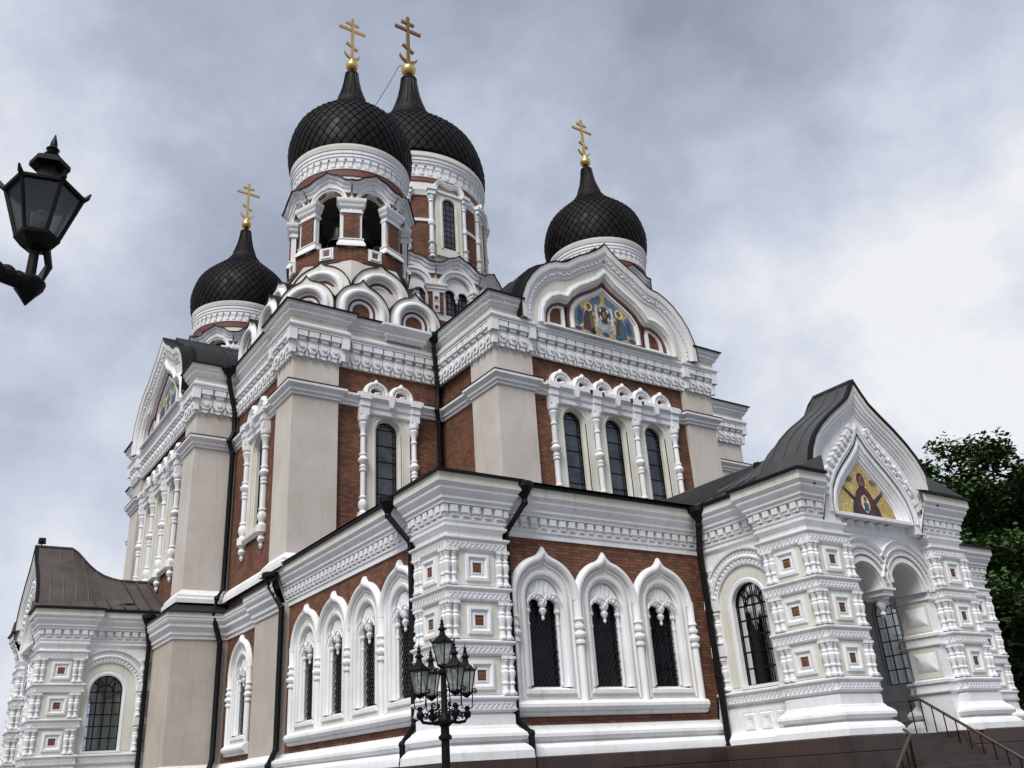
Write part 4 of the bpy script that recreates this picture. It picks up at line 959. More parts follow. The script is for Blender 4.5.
def glazed_porch_window():
    fr = MB()
    fr.sweep(round_arch(0, .65, 1.97, 4.25, 18), [(0, -.25), (0, .02), (.06, .04), (.10, .04), (.12, .01), (.20, .01), (.22, -.05), (.22, -.1)], 'white')
    fr.sweep(round_arch(0, .82, 1.97, 4.25, 18), [(0, -.10), (.0, .015), (.30, .02), (.32, .0)], 'cream')
    fr.sweep(arc(0, 4.25, 1.17, 180, 0, 20), [(0, 0), (0, .08), (.05, .10), (.05, .05), (.19, .05), (.19, .11), (.24, .13), (.30, .10), (.30, .06), (.46, .06), (.46, .13), (.52, .14), (.54, 0)], 'white')
    for i in range(26):
        a = pi * (i + .5) / 26; x, z = 1.29 * cos(a), 4.25 + 1.29 * sin(a); fr.sphere((x, -.05, z), .06, 'white', 6, 4)
    for i in range(34):
        a = pi * (i + .5) / 34; u = MB(); lace_unit(1.48, 1.62, .06)(u, 0, .15); fr.merge(u, Matrix.Translation((0, 0, 4.25)) @ Matrix.Rotation(a - pi / 2, 4, 'Y'))
    fr.box(-.75, .75, -.08, .25, 1.88, 1.97, 'white')
    for x in (-.62, 0, .62):
        fr.box(x - .26, x + .26, -.03, .05, .70, 1.28, 'cream'); sqq = [(x - .15, 1.14), (x + .15, 1.14), (x + .15, .84), (x - .15, .84)]
        fr.sweep(sqq, [(.08, .03), (.05, .08), (0, .08), (-.1, .035)], 'white', closed=True); fr.box(x - .1, x + .1, -.036, -.02, .9, 1.08, 'white')
    br = MB()
    for x in (-.63, -.32, 0, .32, .63): br.tube([(x, .16, 1.97), (x, .16, 4.25 + sqrt(max(0, .65 ** 2 - x * x)) if abs(x) > .1 else 4.55)], .022, 'iron', 6)
    for z in (1.99, 2.45, 2.91, 3.37, 3.83, 4.25): br.tube([(-.65, .16, z), (.65, .16, z)], .022, 'iron', 6)
    br.tube([(x, .16, z) for x, z in arc(0, 4.25, .64, 180, 0, 16)], .03, 'iron', 6); br.tube([(x, .16, z) for x, z in arc(0, 4.25, .28, 180, 0, 10)], .022, 'iron', 6)
    for a in (40, 65, 90, 115, 140): br.tube([(.28 * cos(radians(a)), .16, 4.25 + .28 * sin(radians(a))), (.64 * cos(radians(a)), .16, 4.25 + .64 * sin(radians(a)))], .02, 'iron', 6)
    pn = MB(); pn.prism(round_arch(0, .66, 1.96, 4.25, 18), .20, .21, 'glass_clear')
    return fr.mesh('porch_window'), br.mesh('window_bars'), pn.mesh('pane')
PWM = glazed_porch_window()
def porch(M, L, roof, lab_r, gx=0.0, ex=0.0):
    DP = 4.75; MG = M @ F(gx, .08)
    w = MB()
    xl, xr = -1.76, 1.76 + ex * .55; c1, r1, c2, r2 = -1.03, .73, .98, .82; xs = -.06
    aw = [(-2.1, .38), (xl, .38), (xl, 4.42)] + arc(c1, 4.42, r1, 180, 0, 14) + arc(c2, 4.42, r2, 180, 0, 14) + [(xr, 4.42), (xr, .38), (2.15 + ex, .38), (2.15 + ex, 6.5), (-2.1, 6.5)]
    w.prism(aw, .62, 1.70, 'white')
    for c, rb_, sg in ((c1, r1, -1), (c2, r2, 1)):
        def half_arc(r_, n=16):
            lim = min(180.0, math.degrees(math.acos(max(-1, -abs(c - xs) / r_)))); p_ = arc(abs(c - xs), 4.42, r_, lim, 0, n)
            return [(x + xs, z) for x, z in p_] if sg > 0 else [(xs - x, z) for x, z in reversed(p_)]
        w.sweep(half_arc(rb_ + .03), [(0, -.62), (.0, -.54), (.14, -.54), (.16, -.60)], 'white')
        w.sweep(half_arc(rb_ + .25), [(-.02, -.62), (-.02, -.50), (.04, -.49), (.04, -.57), (.17, -.57), (.17, -.48), (.23, -.46), (.24, -.62)], 'white')
        w.sweep(half_arc(rb_ + .51), [(-.02, -.62), (-.02, -.55), (.12, -.55), (.12, -.48), (.19, -.44), (.22, -.62)], 'white')
        for i in range(26):
            a = pi * (i + .5) / 26; x = c + (rb_ + .355) * cos(a)
            if (x - xs) * sg > .02: w.sphere((x, .57, 4.42 + (rb_ + .355) * sin(a)), .06, 'white', 6, 4)
    for s in (-1, 1):      # jambs: moulded impost, diamond-point panels
        jx = xr if s > 0 else xl; lo, hi = sorted((jx, s * 2.1 + (ex if s > 0 else 0)))
        for z in (1.55, 2.90, 4.25):
            w.cornice([(lo, 1.70), (lo, .62), (hi, .62), (hi, 1.70)], [('white', [(0, z - .1), (.07, z - .05), (.07, z), (.04, z), (.04, z + .19), (.09, z + .22), (.09, z + .3), (0, z + .34)])])
        for z in (2.37, 3.72):
            p = MB(); p.box(-.46, .46, -.02, 0, -.44, .44, 'cream')
            p.add([(-.36, -.021, -.28), (.36, -.021, -.28), (.36, -.021, .28), (-.36, -.021, .28), (-.12, -.12, -.08), (.12, -.12, -.08), (.12, -.12, .08), (-.12, -.12, .08)], [(0, 1, 5, 4), (1, 2, 6, 5), (2, 3, 7, 6), (3, 0, 4, 7), (4, 5, 6, 7)], 'white')
            w.merge(p, F(jx, 1.16, -90 if s > 0 else 90, z))
        # side walls
        sw = MB(); hole = round_arch(0, .70, 1.95, 4.25, 16)
        sw.plate([(-1.35, .38), (1.9, .38), (1.9, 6.2), (-1.35, 6.2)], [hole], 0, .30, 'white', 'white'); sw.plate([(-1.35, .38), (1.9, .38), (1.9, 6.2), (-1.35, 6.2)], [hole], .301, .302, 'white', 'white')
        for x in (-.62, .25, 1.12): sw.box(x - .30, x + .30, .30, .33, .66, 1.30, 'cream'); sw.box(x - .18, x + .18, .32, .37, .80, 1.16, 'white')
        sw.box(-1.3, 1.85, .29, .36, 1.45, 1.80, 'white')
        w.merge(sw, F(3.45 + ex, 3.05, 90) if s > 0 else F(-3.45, 3.05, -90) @ Matrix.Scale(-1, 4, Vector((1, 0, 0))))
    w.box(-3.4, 3.4 + ex, .7, DP, 6.05, 6.15, 'white'); w.box(-3.5, 3.5 + ex, .80, 1.3, 6.0, 7.40, 'white')
    w.box(-3.3, 3.3 + ex, DP - .09, DP - .03, .38, 6.1, 'cream')
    w.box(-.95, .95, DP - .16, DP - .08, .38, 3.2, 'wood_dark')
    w.box(-3.3, 3.3 + ex, 1.0, DP, .30, .385, 'granite')
    # hanging pendant between the arches
    w.lathe([(.02, 3.62), (.06, 3.66), (.09, 3.72), (.05, 3.8), (.09, 3.86), (.15, 3.98), (.15, 4.04), (.10, 4.08), (.20, 4.2), (.24, 4.26)], 'white', -.06, .92, 12)
    w.box(-.30, .18, .60, 1.5, 4.22, 4.40, 'white'); w.box(-.38, .26, .53, 1.60, 4.38, 4.45, 'white'); w.box(-.22, .10, .70, 1.3, 4.14, 4.24, 'white')
    o = part('porch_wall', w, M)
    # plinth and bands on the side walls
    for s in (-1, 1):
        t = MB(); Q = [(3.45 + ex, 2.05), (3.45 + ex, DP)] if s > 0 else [(-3.45, DP), (-3.45, 2.05)]
        t.cornice(Q, [('white', [(.30, .38), (.29, .54), (.24, .62), (.14, .70), (.12, .75), (.04, .76), (.02, 1.35)] + band_prof(1.55)[:-1])])
        along(t, Q, .15, lace_unit(1.57, 1.72, .075))
        mk('band', t, o, M)
        t = MB(); t.cornice(Q, [('white', [(0, 6.02), (.04, 6.05), (.08, 6.1), (.08, 6.16), (0, 6.2)])]); mk('band', t, o, M)
        for z in (1.93, 3.28, 4.63):
            mk('balusters', BLM, o, M @ F(s * 3.45 + (ex if s > 0 else 0), DP - .28, 90 * s, z + .45))
            if z > 3: 
                t = MB(); t.box(-.26, .26, -.12, 0, -.16, .16, 'white'); mk('impost', t, o, M @ F(s * 3.45 + (ex if s > 0 else 0), DP - .28, 90 * s, z - .22))
        win = part('porch_window', PWM[0], M @ F(s * 3.45 + (ex if s > 0 else 0), 3.05, 90 * s))
        for nm, me in (('window_bars', PWM[1]), ('pane', PWM[2])): mk(nm, me, win, M @ F(s * 3.45 + (ex if s > 0 else 0), 3.05, 90 * s))
    for s in (-1, 1):
        x0, x1 = sorted((s * 1.98, s * 3.68)); x0, x1 = (x0 + ex, x1 + ex) if s > 0 else (x0, x1); p = part('porch_pylon', pylon_body(x0, x1, .34, 2.05), M)
        dress_pylon(p, M, x0, x1, .34, 2.05, True, s < 0, s > 0)
    # cornice
    CPth = [(-3.45, DP), (-3.45, 2.05), (-3.68, 2.05), (-3.68, .34), (-2.55 + gx, .34)]
    CPth2 = [(2.30 + gx, .34)] + [(-x + ex, y) for x, y in reversed(CPth[:-1])]
    for q in (CPth, CPth2):
        c = MB(); c.cornice(q, GPROF); along(c, q, .34, dentil_unit(6.34, 6.66, .05)); corner_blocks(c, q, .15, 6.46, 6.66, 6.36)
        part('porch_cornice', c, M)
    # gable: a deep keel frame stepping back to the mosaic
    g = MB()
    out, rec = sym(PH), sym(PI_)
    g.prism(out + [(2.52, 7.10), (2.52, 6.16), (2.0, 6.16), (2.0, 6.45)] + rec[::-1] + [(-2.0, 6.45), (-2.0, 6.16), (-2.52, 6.16), (-2.52, 7.10)], 0.18, 1.1, 'white')
    g.sweep(out, [(-.16, .06), (-.15, .09), (-.02, .10), (0, .10), (0, -.3)], 'cream')
    g.sweep(out, [(-.55, -.20), (-.55, -.14), (-.49, -.13), (-.47, -.08), (-.40, -.07), (-.37, -.02), (-.31, -.01), (-.28, .03), (-.22, .05), (-.16, .06)], 'white')
    g.sweep(rec, [(.25, -.18), (.24, -.12), (.17, -.11), (.13, -.15), (.07, -.15), (.05, -.18), (.0, -.18), (-.01, -.20), (-.08, -.22), (-.10, -.19), (-.17, -.19), (-.19, -.25), (-.26, -.26), (-.28, -.30), (-.36, -.30), (-.38, -.35), (-.45, -.36), (-.46, -.41), (-.50, -.42), (-.50, -.52)], 'white')
    for (ax, az), (bx, bz) in zip(rec[:-1], rec[1:]):
        l = sqrt((bx - ax) ** 2 + (bz - az) ** 2); k = max(1, round(l / .26)); tx, tz = (bx - ax) / l, (bz - az) / l; nx, nz = -tz, tx
        for i in range(k):
            px, pz = ax + tx * l * (i + .5) / k, az + tz * l * (i + .5) / k
            if pz < 6.85: continue
            P4 = lambda a0, a1, b0, b1: [(px + tx * a + nx * bb, pz + tz * a + nz * bb) for a, bb in ((a0, b0), (a1, b0), (a1, b1), (a0, b1))]
            g.prism(P4(-.085, .085, .40, .56), .05, .18, 'white'); g.prism(P4(-.02, .12, .27, .40), .10, .18, 'white')
    g.box(-1.94, 1.94, .16, .8, 6.42, 6.52, 'white'); g.prism(sym([(x, z) for x, z in PI_]), .46, .52, 'white')
    g.box(-1.94, 1.94, .5, .8, 6.05, 6.45, 'white')
    for i in range(5):
        x = -1.0 + .5 * i; g.prism([(x - .09, 6.40), (x + .09, 6.40), (x + .07, 6.32), (x + .02, 6.22), (x - .02, 6.22), (x - .07, 6.32)], .38, .6, 'white')
        for s in (-1, 1): g.prism([(x + s * .10, 6.38), (x + s * .17, 6.34), (x + s * .14, 6.25), (x + s * .08, 6.29)], .40, .6, 'white')
    go = part('porch_gable', g, MG)
    mk('mosaic', ORANT, go, MG @ F(0, .44))
    for me, x, z in LET: mk('lettering', me, go, MG @ F(x, .412, 0, z) @ Matrix.Rotation(pi / 2, 4, 'X'))
    # roof: keel hood over the gable running back into a low pitched roof
    r = MB()
    r.sweep([(x + gx, z) for x, z in out], [(.0, .06), (.08, .06), (.08, -.08), (.0, -.08)], 'trim_black')
    top = [(x, z) for x, z in PH]
    NS = 22; def_pts = []
    def resample(h, n):
        S = [0]
        for a, b in zip(h[:-1], h[1:]): S.append(S[-1] + sqrt((a[0] - b[0]) ** 2 + (a[1] - b[1]) ** 2))
        o_ = []
        for i in range(n + 1):
            s = S[-1] * i / n; j = max(0, min(len(S) - 2, next((k for k in range(len(S) - 1) if S[k + 1] >= s - 1e-9), len(S) - 2)))
            t = (s - S[j]) / max(1e-9, S[j + 1] - S[j]); o_.append((h[j][0] + (h[j + 1][0] - h[j][0]) * t, h[j][1] + (h[j + 1][1] - h[j][1]) * t))
        return o_
    hood = resample([(x * 1.02, z + .06) for x, z in top], 14); low = resample([(0, 9.55), (3.3, 7.95)], 14)
    secs = []
    for y, b in ((.03, 0), (.5, 0), (1.0, 0), (1.5, 0), (1.75, .12), (2.0, .30), (2.3, .52), (2.65, .72), (3.0, .86), (3.4, .95), (3.8, 1.0)):
        half = [(p[0] + (q[0] - p[0]) * b, p[1] + (q[1] - p[1]) * b) for p, q in zip(hood, low)]
        secs.append([(-x + gx * (1 - b), y, z) for x, z in reversed(half)] + [(x + gx * (1 - b), y, z) for x, z in half[1:]])
    k = len(secs[0]); r.add([p for s in secs for p in s], [(i * k + j, i * k + j + 1, (i + 1) * k + j + 1, (i + 1) * k + j) for i in range(len(secs) - 1) for j in range(k - 1)], roof)
    for si in (1, 2, 3, 5, 7, 9):     # standing seams over the hood
        pts = [(p[0], p[1], p[2] + .015) for p in secs[si]]; r.tube(pts, .028, roof, 4)
    r.tube([(s[14][0], s[14][1], s[14][2] + .03) for s in secs], .06, roof, 6)
    gp = [(-4.15, 7.46), (0, 9.52), (4.15, 7.46), (4.15, 7.40), (-4.15, 7.40)]
    gp2 = [(-3.92, 7.52), (0, 9.52), (3.92 + ex, 7.52), (3.92 + ex, 7.40), (-3.92, 7.40)]
    r.prism(gp2, 1.3, L, roof)
    r.prism([(-4.15, 7.44), (-4.15, 7.50), (-2.9, 8.02), (-2.9, 7.44)], -.12, 2.1, roof); r.prism([(4.15 + ex, 7.44), (4.15 + ex, 7.50), (2.5, 8.02), (2.5, 7.44)], -.12, 2.1, roof)
    for q in (CPth, CPth2): r.cornice(q, [('trim_black', [(.44, 7.44), (.52, 7.44), (.52, 7.52), (.2, 7.62)])])
    y = 2.2
    while y < L - .2:
        r.sweep([(-3.92, 7.54), (0, 9.54), (3.92 + ex, 7.54)], [(0, -y), (.09, -y), (.09, -y - .05), (0, -y - .05)], roof); y += .55
    r.tube([(0, 3.6, 9.58), (0, L, 9.58)], .07, roof, 6)
    part('porch_roof', r, MG if False else M, label=lab_r)
    gb = MB(); E_ = .30
    gb.cornice([(-3.45, DP), (-3.45, 2.05), (-3.68, 2.05), (-3.68, .34), (-1.95, .34), (xl, .62), (xl, 1.1)], [('granite', [(.40, GZ), (.40, -.02), (.385, 0), (.40, .02), (.40, .37), (.37, .402), (-.8, .403)])])
    part('granite_base', gb, M); gb = MB()
    gb.cornice([(xr, 1.1), (xr, .62), (1.95 + ex, .34), (3.68 + ex, .34), (3.68 + ex, 2.05), (3.45 + ex, 2.05), (3.45 + ex, DP)], [('granite', [(.40, GZ), (.40, -.02), (.385, 0), (.40, .02), (.40, .37), (.37, .402), (-.8, .403)])])
    part('granite_base', gb, M)
    st = MB()
    for i in range(12):
        z = .385 - .165 * i; y1 = 1.05 - .30 * i
        xa, xb = -1.75 - max(0, i - 4) * .30, 1.75 + max(0, i - 5) * .12
        st.box(xa, xb, y1 - .30 - .02, 1.2, z - .165 - (.4 if i == 11 else .02), z - .005, 'granite_step')
    part('stair', st, M)
PR = F(24.55, 15.23, 0); PLF = F(4.79, 45.05, -90)
porch(PR, 11.4, 'roof_light', 'dark grey-green standing seam roof', -.33, .38)
porch(PLF, 5.2, 'roof_brown', 'brown sheet metal roof')

# ------------------------------------------------------------------ rainwater pipes
def downspout(pts, r=.085, hop=True, label=None):
    mb = MB(); mb.tube(pts, r, 'trim_black', 10)
    for p in pts[1:-1]: mb.sphere(p, r * 1.18, 'trim_black', 10, 6)
    a = Vector(pts[-2]); b = Vector(pts[-1]); n = int((b - a).length / 1.6)
    for i in range(1, n):
        q = a.lerp(b, i / n); mb.lathe([(r, q.z - .05), (r * 1.25, q.z - .04), (r * 1.25, q.z + .04), (r, q.z + .05)], 'trim_black', q.x, q.y, 10)
    o = part('downspout', mb, label=label)
    if hop:
        h = MB(); x, y, z = pts[0]
        h.lathe([(r, z - .20), (r * 1.5, z - .12), (r * 2.8, z + .08), (r * 3.3, z + .10), (r * 3.3, z + .24), (r * 3.0, z + .26), (.01, z + .2)], 'trim_black', x, y, 12); mk('hopper', h, o)
downspout([(11.08, 22.1, 7.22), (11.08, 22.1, 6.95), (11.54, 21.64, 6.1), (11.56, 21.62, 1.35), (11.32, 21.85, .9), (11.32, 21.85, .45), (11.2, 21.85, GZ + .1)])
downspout([(13.92, 19.38, 7.22), (13.92, 19.38, 6.9), (13.52, 19.82, 6.1), (13.52, 19.82, 1.30), (13.80, 19.62, .95), (13.80, 19.56, GZ + .1)])
downspout([(20.72, 19.40, 7.22), (20.72, 19.45, 6.9), (20.86, 19.70, 6.2), (20.86, 19.66, GZ + .1)], .10)
downspout([(11.10, 31.6, 7.05), (11.10, 31.6, 6.8), (11.40, 31.18, 6.0), (11.40, 31.18, 1.3), (11.15, 31.18, .8), (11.08, 31.18, GZ + .1)], .10)
downspout([(10.9, 38.0, 18.0), (10.95, 38.1, 17.6), (11.40, 38.38, 16.2), (11.42, 38.38, 15.2), (11.2, 38.3, 14.75), (11.42, 38.38, 14.2), (11.42, 38.38, 8.1), (11.1, 38.1, 7.6), (10.95, 38.0, 6.9), (11.35, 38.1, 5.8), (11.35, 38.1, 1.3), (11.1, 37.9, .7), (11.1, 37.9, GZ + .1)], .11)
downspout([(17.75, 30.75, 18.0), (17.75, 30.8, 17.6), (18.06, 31.12, 16.1), (18.08, 31.12, 15.2), (17.9, 30.95, 14.7), (18.08, 31.12, 14.2), (18.08, 31.12, 8.9)], .10)
downspout([(9.15, 41.25, 7.1), (9.15, 41.25, 6.8), (9.3, 41.42, 6.1), (9.3, 41.3, GZ + .1)], .10)

# ------------------------------------------------------------------ stair railings
def railing(name, top, posts, label):
    t = thing(name, (top[0][0], top[0][1], top[0][2] - .95), label, 'railing', 'iron railings of the porch stair')
    m = MB(); m.tube(top, .04, 'wood_rail', 8); mk('rail', m, t)
    for (x, y, z0, z1) in posts:
        m = MB(); m.tube([(x, y, z0), (x, y, z1)], .018, 'iron', 6); mk('post', m, t)
def rail_pts(a, b, n, drop): return [(a[0] + (b[0] - a[0]) * i / (n - 1), a[1] + (b[1] - a[1]) * i / (n - 1), a[2] + (b[2] - a[2]) * i / (n - 1) - drop, a[2] + (b[2] - a[2]) * i / (n - 1)) for i in range(n)]
railing('handrail', [(26.02, 17.0, 1.33), (26.02, 16.6, 1.34), (26.02, 14.05, -.38), (26.02, 13.3, -.85), (26.02, 13.0, -.86)],
        [(26.02, 16.95, .40, 1.33)] + rail_pts((26.02, 16.6, 1.34), (26.02, 14.05, -.38), 9, .92) + [(26.02, 13.3, GZ, -.85)], 'long black railing with brown handrail on the right side of the porch steps')
railing('handrail', [(21.62, 14.42, .45), (21.40, 14.12, .32), (20.35, 13.98, -.40), (19.75, 13.9, -.82), (19.5, 13.88, -.84)],
        [(21.52, 14.28, -.55, .38)] + rail_pts((21.3, 14.1, .25), (20.0, 13.93, -.65), 5, .85), 'short railing with brown handrail below the pylon left of the porch steps')

# ------------------------------------------------------------------ small things on the building
def floodlight(loc, label, rz=0):
    t = thing('floodlight', loc, label, 'floodlight', 'floodlights on the porch roofs', rz)
    M = WM[t]; m = MB(); m.tube([(0, 0, -.05), (0, 0, .22)], .03, 'iron', 6); m.tube([(-.16, 0, .22), (.16, 0, .22)], .025, 'iron', 6); mk('bracket', m, t, M)
    m = MB(); m.box(-.15, .15, -.14, .08, .2, .46, 'iron', .02); m.tube([(0, .08, .33), (0, .16, .33)], .08, 'iron', 8); mk('housing', m, t, M)
    m = MB(); m.box(-.12, .12, -.15, -.135, .23, .43, 'glass_dark'); mk('lens', m, t, M)
floodlight((4.98, 45.05, 10.88), 'small dark floodlight standing on the ridge of the brown porch roof', radians(160))
floodlight((22.55, 18.15, 8.40), 'small dark floodlight beside the hood of the grey-green porch roof', radians(200))
pg = MB(); pg.lathe([(.01, -.17), (.05, -.12), (.075, 0), (.06, .08), (.035, .13), (.05, .17), (.04, .21), (.01, .23)], 'roof', 0, 0, 10); pg.prism([(-.04, -.13), (.04, -.13), (.03, -.32), (-.03, -.32)], -.02, .02, 'roof'); pg.tube([(0, -.03, .19), (0, -.09, .18)], .012, 'gold_dull', 5)
pg.v = [(x, y * .8 + z * .5, z * .75 + .15) for x, y, z in pg.v]
pg.tube([(-.02, 0, 0.0), (-.02, .02, .08)], .008, 'gold_dull', 4); pg.tube([(.02, 0, 0.0), (.02, .02, .08)], .008, 'gold_dull', 4)
tag(mk('pigeon', pg, None, F(23.35, 26.36, 130, 17.503)), 'dark pigeon sitting on the white ledge under the angel mosaic', 'bird')
wr = MB(); a, b_ = Vector((CC[0] - .62, CC[1] + .33, 48.9)), Vector((CC[0] - 2.25, CC[1] + 1.2, 44.9))
wr.tube([a.lerp(b_, i / 8) - Vector((0, 0, .12 * sin(pi * i / 8))) for i in range(9)], .022, 'iron', 5); wr.tube([a, a + Vector((.45, -.24, 0))], .025, 'iron', 5); mk('stay_wire', wr, ct)

# ------------------------------------------------------------------ street lamps
def lantern_meshes(n=4, s=1.0, rot=0.0):
    fr = MB(); gl = MB(); rb, rt, h = .125 * s, .235 * s, .50 * s
    def P(r, z, i): a = rot + 2 * pi * (i + .5) / n; return Vector((r * cos(a), r * sin(a), z))
    q = .012 * s
    for i in range(n):
        fr.tube([P(rb, 0, i), P(rt, h, i)], q * 1.3, 'iron', 6); fr.tube([P(rb, 0, i), P(rb, 0, i + 1)], q * 1.6, 'iron', 6); fr.tube([P(rt, h, i), P(rt, h, i + 1)], q * 1.9, 'iron', 6)
        fr.tube([P(rt, h, i), P(rt * 1.16, h + .035 * s, i), P(rt * 1.22, h + .085 * s, i)], [q * 1.8, q * 1.6, q * .8], 'iron', 6)
        gl.add([P(rb * .97, 0, i), P(rb * .97, 0, i + 1), P(rt * .97, h, i + 1), P(rt * .97, h, i)], [(0, 1, 2, 3)], 'lamp_glass')
    fr.lathe([(.02 * s, -.10 * s), (.05 * s, -.08 * s), (rb * .75, -.05 * s), (rb * 1.08, -.01 * s), (rb * .95, .02 * s), (.01, .03 * s)], 'iron', 0, 0, n * 2, rot=rot)
    fr.lathe([(rt * 1.04, h), (rt * .98, h + .03 * s), (rt * .52, h + .12 * s), (rt * .40, h + .16 * s)], 'iron', 0, 0, n, rot=rot + pi / n)
    fr.lathe([(rt * .34, h + .14 * s), (rt * .24, h + .26 * s), (rt * .42, h + .28 * s), (rt * .42, h + .30 * s), (rt * .22, h + .35 * s), (.04 * s, h + .38 * s), (.055 * s, h + .41 * s), (.025 * s, h + .44 * s), (.045 * s, h + .47 * s), (.012 * s, h + .52 * s), (.004, h + .60 * s)], 'iron', 0, 0, 12)
    fr.lathe([(.03 * s, .0), (.03 * s, .10 * s), (.045 * s, .12 * s), (.04 * s, .24 * s), (.01, .26 * s)], 'm_white', 0, 0, 8)
    return fr.mesh('lantern'), gl.mesh('lamp_pane')
LM4 = lantern_meshes(4, .88)
lx, ly = 9.22, 16.0
lp = thing('street_lamp', (lx, ly, GZ), 'black cast-iron street lamp with five lanterns in front of the corner pylon', 'street lamp')
m = MB()
m.lathe([(.20, GZ), (.20, GZ + .12), (.16, GZ + .2), (.14, GZ + .8), (.17, GZ + .85), (.10, GZ + .95), (.085, GZ + 1.6), (.08, .70), (.13, .73), (.13, .78), (.085, .82), (.085, .95), (.15, 1.0), (.16, 1.06), (.10, 1.12), (.065, 1.2), (.055, 1.9), (.09, 1.94), (.09, 2.0), (.05, 2.05)], 'iron', lx, ly, 16)
mk('post', m, lp)
def scroll(mb, c, ax, r, z, turns=1.3, sgn=1, rr=.014):
    pts = []
    for i in range(26):
        t = i / 25; a = sgn * (t * turns * 2 * pi) - pi / 2; q = r * (1 - .75 * t); pts.append((c[0] + ax[0] * q * cos(a), c[1] + ax[1] * q * cos(a), z + q * sin(a)))
    mb.tube(pts, rr, 'iron', 5)
vr = Vector((RX.x, RX.y, 0)).normalized(); vt = Vector((-lx, -ly, 0)).normalized()
place4 = [vr * -.47 + vt * .24, vr * .22 + vt * .47, vr * .45 + vt * -.24, vr * -.25 + vt * -.45]
for i, d in enumerate(place4):
    u = d.normalized(); e = Vector((lx, ly, 0)) + d
    m = MB()
    m.tube([(lx + u.x * .06, ly + u.y * .06, 1.05), (lx + u.x * .30, ly + u.y * .30, 1.02), (e.x - u.x * .06, e.y - u.y * .06, 1.04), (e.x, e.y, 1.12), (e.x, e.y, 1.32)], .032, 'iron', 8)
    m.lathe([(.05, 1.10), (.07, 1.14), (.07, 1.2), (.04, 1.24), (.055, 1.3), (.02, 1.33)], 'iron', e.x, e.y, 10)
    for s in (-1, 1):
        m.tube([(e.x + u.x * .02 * s, e.y + u.y * .02 * s, 1.25), (e.x + vr.x * .10 * s, e.y + vr.y * .10 * s, 1.30), (e.x + vr.x * .12 * s, e.y + vr.y * .12 * s, 1.58)], .012, 'iron', 5)
        scroll(m, (e.x + vr.x * .15 * s, e.y + vr.y * .15 * s), (vr.x * s, vr.y * s), .055, 1.60)
    for q, r_, z in ((.16, .10, 1.20), (.30, .085, 1.18), (.40, .06, 1.16), (.23, .06, 1.34)):
        scroll(m, (lx + u.x * q, ly + u.y * q), (u.x, u.y), r_, z, 1.5, 1 if q < .3 else -1)
    mk('arm', m, lp)
    la = mk('lantern', LM4[0], lp, Matrix.Translation((e.x, e.y, 1.56)) @ Matrix.Rotation(.5 + i * .1, 4, 'Z')); mk('lamp_pane', LM4[1], la, WM[la])
la = mk('lantern', LM4[0], lp, Matrix.Translation((lx, ly, 2.10)) @ Matrix.Rotation(.45, 4, 'Z')); mk('lamp_pane', LM4[1], la, WM[la])
m = MB()
for s in (-1, 1): scroll(m, (lx + vr.x * .12 * s, ly + vr.y * .12 * s), (vr.x * s, vr.y * s), .06, 2.0)
mk('scrollwork', m, lp)

# the near lantern on an arm; its post stands left of the picture
def near_lantern():
    fr = MB(); gl = MB(); n, rb, rt, h = 6, .112, .212, .312
    def P(r, z, i): a = 2 * pi * (i + .5) / n; return Vector((r * cos(a), r * sin(a), z))
    for i in range(n):
        fr.tube([P(rb, 0, i), P(rt, h, i)], .012, 'iron', 6); fr.tube([P(rb, 0, i), P(rb, 0, i + 1)], .016, 'iron', 6); fr.tube([P(rt, h, i), P(rt, h, i + 1)], .017, 'iron', 6)
        fr.tube([P(rt, h, i), P(rt * 1.09, h + .015, i), P(rt * 1.17, h + .05, i)], [.018, .016, .006], 'iron', 6)
        gl.add([P(rb * .97, 0, i), P(rb * .97, 0, i + 1), P(rt * .97, h, i + 1), P(rt * .97, h, i)], [(0, 1, 2, 3)], 'lamp_glass_dark')
    fr.lathe([(.03, -.075), (.075, -.07), (.085, -.06), (rb * 1.12, -.012), (rb * 1.06, .012), (.01, .02)], 'iron', 0, 0, 6, rot=pi / 6)
    fr.lathe([(rt * 1.02, h), (rt * .95, h + .02), (.085, h + .085), (.062, h + .10), (.062, h + .19), (.115, h + .195), (.115, h + .225), (.05, h + .275), (.03, h + .28)], 'iron', 0, 0, 6, rot=pi / 6)
    fr.lathe([(.03, h + .27), (.045, h + .295), (.025, h + .315), (.04, h + .335), (.02, h + .36), (.022, h + .375), (.004, h + .45)], 'iron', 0, 0, 10)
    fr.lathe([(.03, .0), (.03, .06), (.045, .08), (.04, .18), (.01, .20)], 'm_white', 0, 0, 8)
    return fr.mesh('lantern'), gl.mesh('lamp_pane')
LM6 = near_lantern()
KD = 5.2 / 6.5
e = Vector((.372, 6.43, 3.835)) * KD; pp = Vector((-1.45, 4.2, GZ))
sl = thing('street_lamp', pp, 'large dark lantern close by on a curled iron arm against the sky', 'street lamp')
m = MB(); m.lathe([(.18, GZ), (.18, GZ + .15), (.13, GZ + .25), (.11, GZ + 1.0), (.07, GZ + 1.1), (.06, e.z - .1), (.09, e.z - .05), (.09, e.z + .05), (.04, e.z + .3), (.01, e.z + .5)], 'iron', pp.x, pp.y, 14); mk('post', m, sl)
m = MB(); d = (Vector((e.x, e.y, 0)) - Vector((pp.x, pp.y, 0))); zb = e.z - .32
m.tube([(pp.x + d.x * t, pp.y + d.y * t, zb - .02 * sin(pi * t * 3) + .1 * (1 - t) * sin(pi * t)) for t in [i / 12 for i in range(12)]] + [(e.x, e.y, zb)], .042, 'iron', 8)
for i in range(5):
    t = 1 - .035 * i; m.sphere((pp.x + d.x * t, pp.y + d.y * t, zb + .01), .055 - .004 * (i % 2), 'iron', 10, 6)
